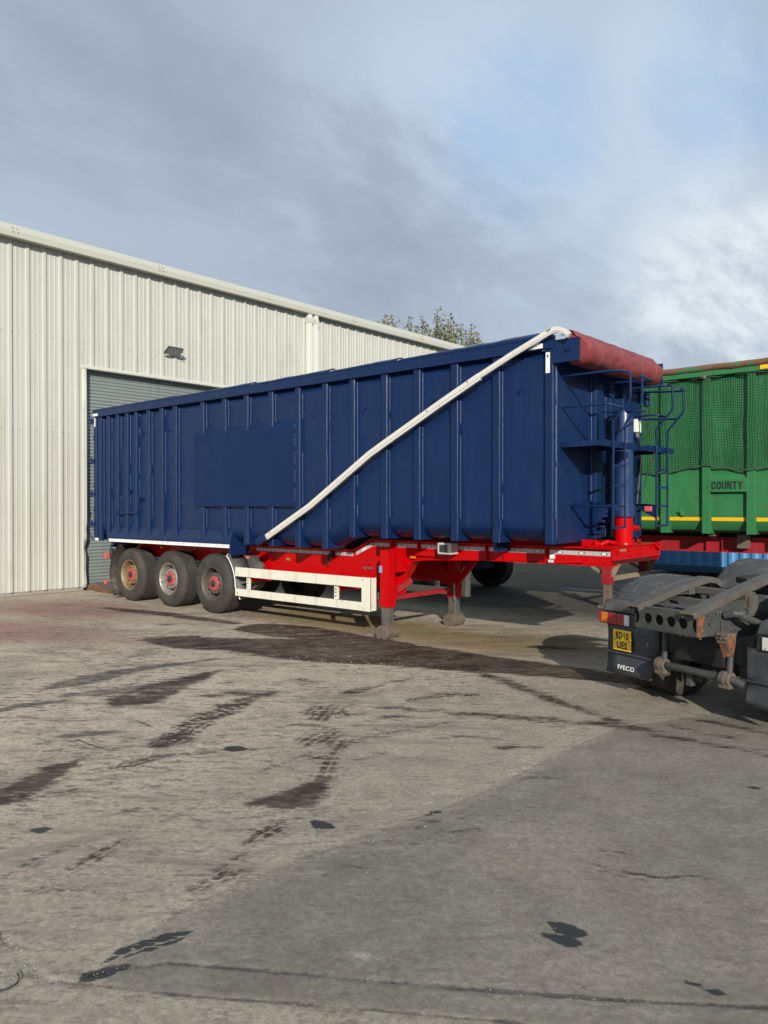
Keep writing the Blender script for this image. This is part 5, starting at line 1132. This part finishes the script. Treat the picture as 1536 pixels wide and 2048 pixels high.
for s, nm in ((1, 'right'), (-1, 'left')):
    x = .34 * s
    rl_ = tb(MB().prism([(b_, h) for b_, h in railp], 'x', min(x, x - .01 * s), max(x, x - .01 * s)), 'chassis_rail', 'frame')
    tb(MB().prism([(-.335, .766), (-.27, .762), (-.255, .80), (-.275, .85), (-.24, .93), (-.27, .978), (-.335, .955)], 'x', min(x + .001 * s, x - .012 * s), max(x + .001 * s, x - .012 * s)), 'rail_end', 'rust' if s > 0 else 'dark', rl_)
    fl_ = MB()
    top = [(-.335, .957), (-.24, .987), (.02, 1.022), (.17, 1.036), (.55, 1.032), (.75, 1.002), (3.4, 1.002)]
    for (b0, h0), (b1, h1) in zip(top[:-1], top[1:]): fl_.hexa([(x - .08 * s, b0, h0), (x + .002 * s, b0, h0), (x + .002 * s, b1, h1), (x - .08 * s, b1, h1), (x - .08 * s, b0, h0 + .009), (x + .002 * s, b0, h0 + .009), (x + .002 * s, b1, h1 + .009), (x - .08 * s, b1, h1 + .009)])
    tb(fl_, 'top_flange', 'frame', rl_)
    if s > 0:
        bl = MB()
        for b_, h in ((-.22, .94), (-.185, .945), (-.10, .955), (-.065, .958)): bl.tube([(x, b_, h), (x + .018, b_, h)], .013, 6)
        for b_, h in ((-.02, .78), (.03, .785), (-.02, .83), (.03, .835), (.07, .80), (.07, .85), (.28, .97), (.33, .93), (.40, .96), (.42, .90), (.36, .88), (.46, .85)): bl.tube([(x + .004, b_, h), (x + .024, b_, h)], .012, 6)
        ob = tb(bl, 'bolt', 'shiny', rl_); ob['kind'] = 'stuff'
        hl = MB()
        for b_, h, r in ((-.19, .862, .014), (-.16, .90, .006), (-.12, .90, .006), (-.06, .905, .006), (-.02, .905, .006), (.03, .91, .007), (-.16, .83, .006), (-.05, .82, .008), (.10, .92, .008), (.17, .90, .007)): hl.tube([(x + .0015, b_, h), (x + .003, b_, h)], r, 10)
        oh = tb(hl, 'bolt_hole', 'dark', rl_); oh['kind'] = 'stuff'
        tb(MB().box(x, x + .03, .30, .42, .90, 1.075), 'side_bracket', 'ramp', rl_, bevel=.004)
        tb(MB().box(x, x + .014, -.05, .10, .762, .88), 'fish_plate', 'frame', rl_, bevel=.003)
# lead-in ramps for the fifth wheel
for s, pts in ((1, [(-.40, .968), (-.33, .985), (.30, 1.150), (.66, 1.235), (.86, 1.25)]), (-1, [(-.40, .968), (-.33, .985), (.30, 1.135), (.56, 1.180), (.66, 1.165), (.74, 1.12)])):
    m = MB(); x = .295 * s
    for (b0, h0), (b1, h1) in zip(pts[:-1], pts[1:]):
        m.bar((x, b0, h0), (x, b1, h1), .125, .012); m.bar((x + .058 * s, b0, h0 - .022), (x + .058 * s, b1, h1 - .022), .012, .055); m.bar((x - .058 * s, b0, h0 - .022), (x - .058 * s, b1, h1 - .022), .012, .055)
    rp = tb(m, 'lead_in_ramp', 'ramp', bevel=.003)
    tb(MB().box(x - .05, x + .05, .28, .37, 1.03, 1.135), 'ramp_bracket', 'ramp', rp)
    tb(MB().box(x - .07, x + .07, -.42, -.36, .957, .968), 'ramp_toe', 'rusty_metal', rp)
tb(MB().box(-.33, .33, .36, .44, 1.04, 1.10).box(-.33, .33, .10, .16, .98, 1.02), 'deck_cross_bar', 'ramp', bevel=.003)
tb(MB().box(-.30, .30, -.18, -.02, .965, .973).box(-.30, .30, .62, .70, .98, 1.05).box(-.30, .30, 1.0, 1.08, .90, 1.0), 'deck_plate', 'mudguard', bevel=.003)
fw = MB(); fw.prism([(-.40, 1.75), (-.40, 1.25), (-.32, 1.05), (-.12, .95), (-.06, 1.25), (.06, 1.25), (.12, .95), (.32, 1.05), (.40, 1.25), (.40, 1.75), (.2, 1.92), (-.2, 1.92)], 'z', 1.10, 1.16)
fwo = tb(fw, 'fifth_wheel', 'black', bevel=.008)
tb(MB().box(-.42, .42, 1.30, 1.60, 1.0, 1.10), 'fifth_wheel_mount', 'frame', fwo)
tb(MB().tube([(.36, -.02, .93), (.44, .0, .95), (.47, .05, .945)], .03, 8).tube([(.45, .02, .95), (.52, .28, .84)], .033, 12).tube([(.52, .28, .84), (.54, .36, .80)], .02, 8), 'damper', 'frame', smooth='auto')
# rear lamps, mudguards, flaps
def side_set(s):
    x = lambda v: v * s
    def bx(mb, a0, a1, b0, b1, h0, h1): return mb.box(min(x(a0), x(a1)), max(x(a0), x(a1)), b0, b1, h0, h1)
    pts = [(.005, .812), (.058, .912), (.185, .922), (.215, .968), (.29, 1.035), (.38, 1.085), (.50, 1.118), (.64, 1.138), (.82, 1.138), (.98, 1.11), (1.12, 1.05), (1.22, .96), (1.28, .85)]
    mg = empty('mudguard', (0, 0, 0), parent=tk)
    def bb(mb, n, m, **k): return mb.build(n, m, mg, local=True, **k)
    a0, a1 = -1.08, -.47
    rows = []
    for b_, h in pts:
        tap = .0 if h > .9 else .02; a1 = -.64 if b_ < .2 else -.64 + .12 * min(1, (b_ - .2) / .2)
        rows.append([(x(a0 + tap), b_, h - .018), (x(a0 + tap + .02), b_, h), (x(a0 + .15), b_, h + .004), (x(-.82), b_, h + .006), (x(a1 - .08), b_, h + .004), (x(a1 - .02), b_, h), (x(a1), b_, h - .018)])
    bb(MB().grid(rows), 'guard_shell', 'mudguard', smooth='auto', solid=.008)
    bpts = pts[3:9]
    for a in (-.98, -.91, -.84, -.77, -.70):
        m = MB()
        for (b0, h0), (b1, h1) in zip(bpts[1:-1], bpts[2:]): m.bar((x(a), b0, h0 + .008), (x(a), b1, h1 + .008), .035, .012)
        bb(m, 'guard_rib', 'mudguard', bevel=.003)
    for a in (-1.0, -.66):
        bb(MB().bar((x(a), .19, .93), (x(a), .33, 1.07), .03, .02), 'guard_clip', 'mudguard', bevel=.004)
    bb(MB().bar((x(-.85), .225, .985), (x(-.85), .232, .992), .40, .012), 'guard_seam', 'mudguard')
    bb(MB().grid([[(x(a0 + .02), b_, h - .01), (x(a0 + .02), b_, .70 if b_ > .1 else h - .12)] for b_, h in pts[:3]]), 'guard_side', 'mudguard', solid=.006)
    hs_ = tb(bx(MB(), -1.105, -.650, .0, .10, .680, .800), 'lamp_housing', 'black', bevel=.006)
    bb2 = lambda mb, n, m: mb.build(n, m, hs_, local=True, bevel=.004)
    bb2(bx(MB(), -1.105, -1.068, -.014, -.002, .688, .795), 'side_reflector', 'red_lens')
    bb2(bx(MB(), -1.066, -.985, -.018, -.002, .690, .793), 'indicator_lens', 'amber_lens')
    bb2(bx(MB(), -.983, -.865, -.018, -.002, .690, .793), 'tail_lens', 'red_lens'); bb2(bx(MB(), -.863, -.770, -.018, -.002, .690, .793), 'brake_lens', 'red_lens')
    bb2(bx(MB(), -.768, -.706, -.018, -.002, .690, .793), 'reversing_lens', 'white_lens')
    m = MB()
    for a in (-1.02, -.92, -.80, -.74): m.tube([(x(a), -.019, .705), (x(a), -.023, .705)], .006, 6)
    bb2(m, 'lens_screw', 'shiny')
    # flap: upper bracketed half and the lower rubber that swings a little
    rows = []
    for i in range(10):
        q = i / 9; h = .685 - .485 * q; b_ = .015 - .012 * q + .02 * math.sin(q * 3); e = (-.385 if q < .55 else -.45) if s > 0 else (-.55 if q < .55 else -.53)
        rows.append([(x(-1.01 - .005 * q), b_ + .01 * nz(q * 3, s), h), (x(-.86), b_ + .008 * nz(q * 2, s + 3), h), (x(-.70), b_, h), (x(-.55), b_ + .012 * nz(q * 3, s + 6), h + .003), (x(e), b_ + .015, h + .006)])
    fp = tb(MB().grid(rows), 'mud_flap', 'flap', solid=.010, smooth='auto')
    tb(bx(MB(), -1.012, -.40, -.006, .004, .408, .420), 'flap_lip', 'flap', fp)
    return hs_, fp
hl_, flL = side_set(1)
hr_, flR = side_set(-1)
# number plate and lettering on the left flap, badge pressed into the housing above
pl = tb(MB().box(-.915, -.682, -.010, -.004, .440, .642), 'number_plate', 'plate', flL, bevel=.003)
RX = (R(90), 0, 0)
def plate_text(body, ac, h, size, sx, m, parent, b, off=0.0): return txt(body, m, parent, (ac, b, h), RX, size, .0012, off, sx, 'lettering', 'CENTER')
plate_text('BD10', -.7985, .5535, .096, .70, 'letter_black', pl, -.0108, .0025)
plate_text('UES', -.7985, .4585, .096, .78, 'letter_black', pl, -.0108, .0025)
m = MB()
for a in (-.893, -.704): m.tube([(a, -.010, .541), (a, -.0135, .541)], .006, 8)
tb(m, 'plate_screw', 'letter_black', pl)
plate_text('IVECO', -.742, .258, .062, 1.10, 'letter_white', flL, -.0155, .0012)
bd = txt('IVECO', 'mudguard', hl_, (-.86, .020, .836), (R(63), 0, 0), .085, .004, .001, 1.25, 'raised_badge', 'CENTER')
# anti-roll bar, drop links, air bags, axle and twin wheels
ab = tb(MB().tube([(-.30, -.04, .425), (-.24, -.08, .412), (.30, -.08, .412), (.46, -.08, .410), (.53, -.075, .398), (.575, -.06, .378)], .034, 12), 'anti_roll_bar', 'frame', smooth='auto')
for a, hx in ((-.245, .74), (.43, .60)):
    tb(MB().tube([(a - .045, -.08, .412), (a + .045, -.08, .412)], .058, 16).tube([(a - .012, -.08, .412), (a + .012, -.08, .412)], .066, 16).box(a - .05, a + .05, -.12, -.04, .335, .375), 'bar_clamp', 'rusty_metal', ab, smooth='auto')
    tb(MB().tube([(a + .02, -.075, .455), (a + .02, -.06, hx)], .026, 10), 'drop_link', 'frame', ab, smooth='auto')
tb(MB().prism([(.34, .78), (.47, .78), (.475, .72), (.455, .60), (.40, .575), (.385, .64)], 'y', -.10, -.02), 'link_bracket', 'rust', bevel=.008)
tb(MB().box(.345, .46, -.105, .0, .70, .79), 'link_plate', 'rusty_metal', bevel=.006)
m = MB()
for a, h in ((.36, .745), (.40, .748), (.44, .75), (.36, .775), (.41, .775)): m.tube([(a, -.105, h), (a, -.122, h)], .012, 6)
ob = tb(m, 'bolt', 'shiny'); ob['kind'] = 'stuff'
m = MB()
for a in (.0, .06, .2): m.tube([(a + .10, -.25, .757), (a + .10, -.25, .735)], .010, 6)
ob = tb(m, 'bolt', 'shiny'); ob['kind'] = 'stuff'
tb(MB().box(-.06, .10, .02, .12, .30, .40).box(-.02, .04, -.04, .04, .26, .36), 'axle_bracket', 'frame', bevel=.006)
for a in (-.35, .40):
    tb(MB().lathe([(0, .74), (.10, .735), (.135, .70), (.14, .56), (.13, .50), (.09, .47), (.088, .36), (0, .355)], (a, .27, 0), 'z', 24), 'air_bag', 'black', smooth='auto')
tb(MB().tube([(-.95, .55, .47), (.95, .55, .47)], .085, 14).lathe([(0, -.22), (.15, -.18), (.20, 0), (.15, .18), (0, .22)], (0, .55, .47), 'x', 18), 'axle', 'dark', smooth='auto')
tb(MB().box(-.25, .25, .1, .14, .45, .75).box(-.3, .3, .9, 2.2, .5, .7), 'under_frame', 'dark')
for a, s in ((-1.02, 1), (-.73, 1), (1.02, -1), (.73, -1)):
    for b_ in (.55, 2.05):
        if b_ > 1 and abs(a) < .8: continue
        wv = empty('wheel', (a, b_, .468), R(-90) if s > 0 else R(90), tk); wv.scale = (.9, .74, .9)
        for k, mm in (('tyre', 'rubber'), ('rim', 'rim_dark'), ('hub', 'black')):
            o = bpy.data.objects.new(k, WM[k]); COL.objects.link(o); o.parent = wv; o.material_slots[0].link = 'OBJECT'; o.material_slots[0].material = MT[mm]
for s in (1, -1):
    pts = [(2.20 + .66 * math.cos(R(q)), .60 + .66 * math.sin(R(q))) for q in range(172, 5, -12)]
    tb(MB().grid([[(-1.05 * s, b_, h - .01), (-1.03 * s, b_, h), (-.5 * s, b_, h), (-.48 * s, b_, h - .01)] for b_, h in pts]), 'front_mudguard', 'mudguard', smooth='auto', solid=.008)

# ---------------------------------------------------------------- the tree beyond the shed
te = tag(empty('tree', (-12.0, 19.8, 0)), 'sparse autumn tree showing its leafy tips above the warehouse gutter', 'tree')
rr = random.Random(11)
Z_ = 36.
fw_ = Vector((-.658, .753, 0)); rt_ = Vector((.753, .658, 0))
def at_px(px, py, z): return Vector((10.951, -8.085, 1.85)) + fw_ * z + rt_ * ((px - 768) / 1545 * z) + Vector((0, 0, (1014 - py) / 1545 * z))
base = Vector((-12.0, 19.8, 0))
tr_ = MB(); tr_.tube([base, base + Vector((.1, 0, 2)), base + Vector((0, .1, 4.2)), base + Vector((.05, .05, 6.0))], [.26, .22, .18, .13], 10)
lf = MB()
def leaves(p, n, sp):
    for _ in range(n):
        c = p + Vector((rr.gauss(0, sp), rr.gauss(0, sp), rr.gauss(0, sp * .8))); s = rr.uniform(.045, .085)
        u = Vector((rr.uniform(-1, 1), rr.uniform(-1, 1), rr.uniform(-1, 1))).normalized(); w_ = u.cross(Vector((rr.uniform(-1, 1), rr.uniform(-1, 1), rr.uniform(-1, 1)))).normalized()
        lf.add([c - u * s, c + w_ * s * .55, c + u * s, c - w_ * s * .55], [(0, 1, 2, 3)])
tips = [(766, 640), (771, 630), (784, 633), (779, 648), (818, 637), (822, 650), (834, 655), (845, 640), (850, 652), (861, 662), (871, 634), (874, 620), (880, 640), (889, 652), (897, 640), (902, 628), (908, 645), (913, 660), (921, 652), (930, 662), (938, 668), (942, 651), (947, 668), (956, 668), (958, 682), (890, 670), (905, 672), (925, 680), (870, 660), (840, 668), (800, 662), (960, 695), (935, 690)]
for px, py in tips:
    zt = Z_ + rr.uniform(-1.2, 1.2); tip = at_px(px, py, zt); root = base + Vector((0, 0, rr.uniform(4.5, 6.0)))
    mid = root.lerp(tip, .5) + Vector((rr.uniform(-.3, .3), rr.uniform(-.3, .3), .35)); b3 = tip + Vector((rr.uniform(-.12, .12), rr.uniform(-.1, .1), -1.1))
    tr_.tube([root, mid, b3, tip.lerp(b3, .4), tip], [.06, .04, .022, .012, .006], 5, caps=False)
    L_ = rr.uniform(1.0, 1.7)
    for k in range(9):
        q = k / 8; p = tip.lerp(tip + (b3 - tip).normalized() * L_, q); leaves(p, 5 + int(11 * q), .035 + .16 * q)
        if k % 2: 
            sd = Vector((rr.uniform(-.35, .35), rr.uniform(-.3, .3), rr.uniform(0, .25))); tr_.tube([p, p + sd], .005, 4, caps=False); leaves(p + sd, 6, .06)
for _ in range(1500):
    a = rr.uniform(0, 6.28); r = rr.uniform(0, 1) ** .5 * 2.6; leaves(base + Vector((r * math.cos(a), r * math.sin(a), 6.0 + rr.uniform(0, 2.6) * (1 - r / 4))), 2, .12)
tr_.build('trunk', 'bark', te, smooth=True, fix=False)
lf.build('crown', 'leaf', te, fix=False)
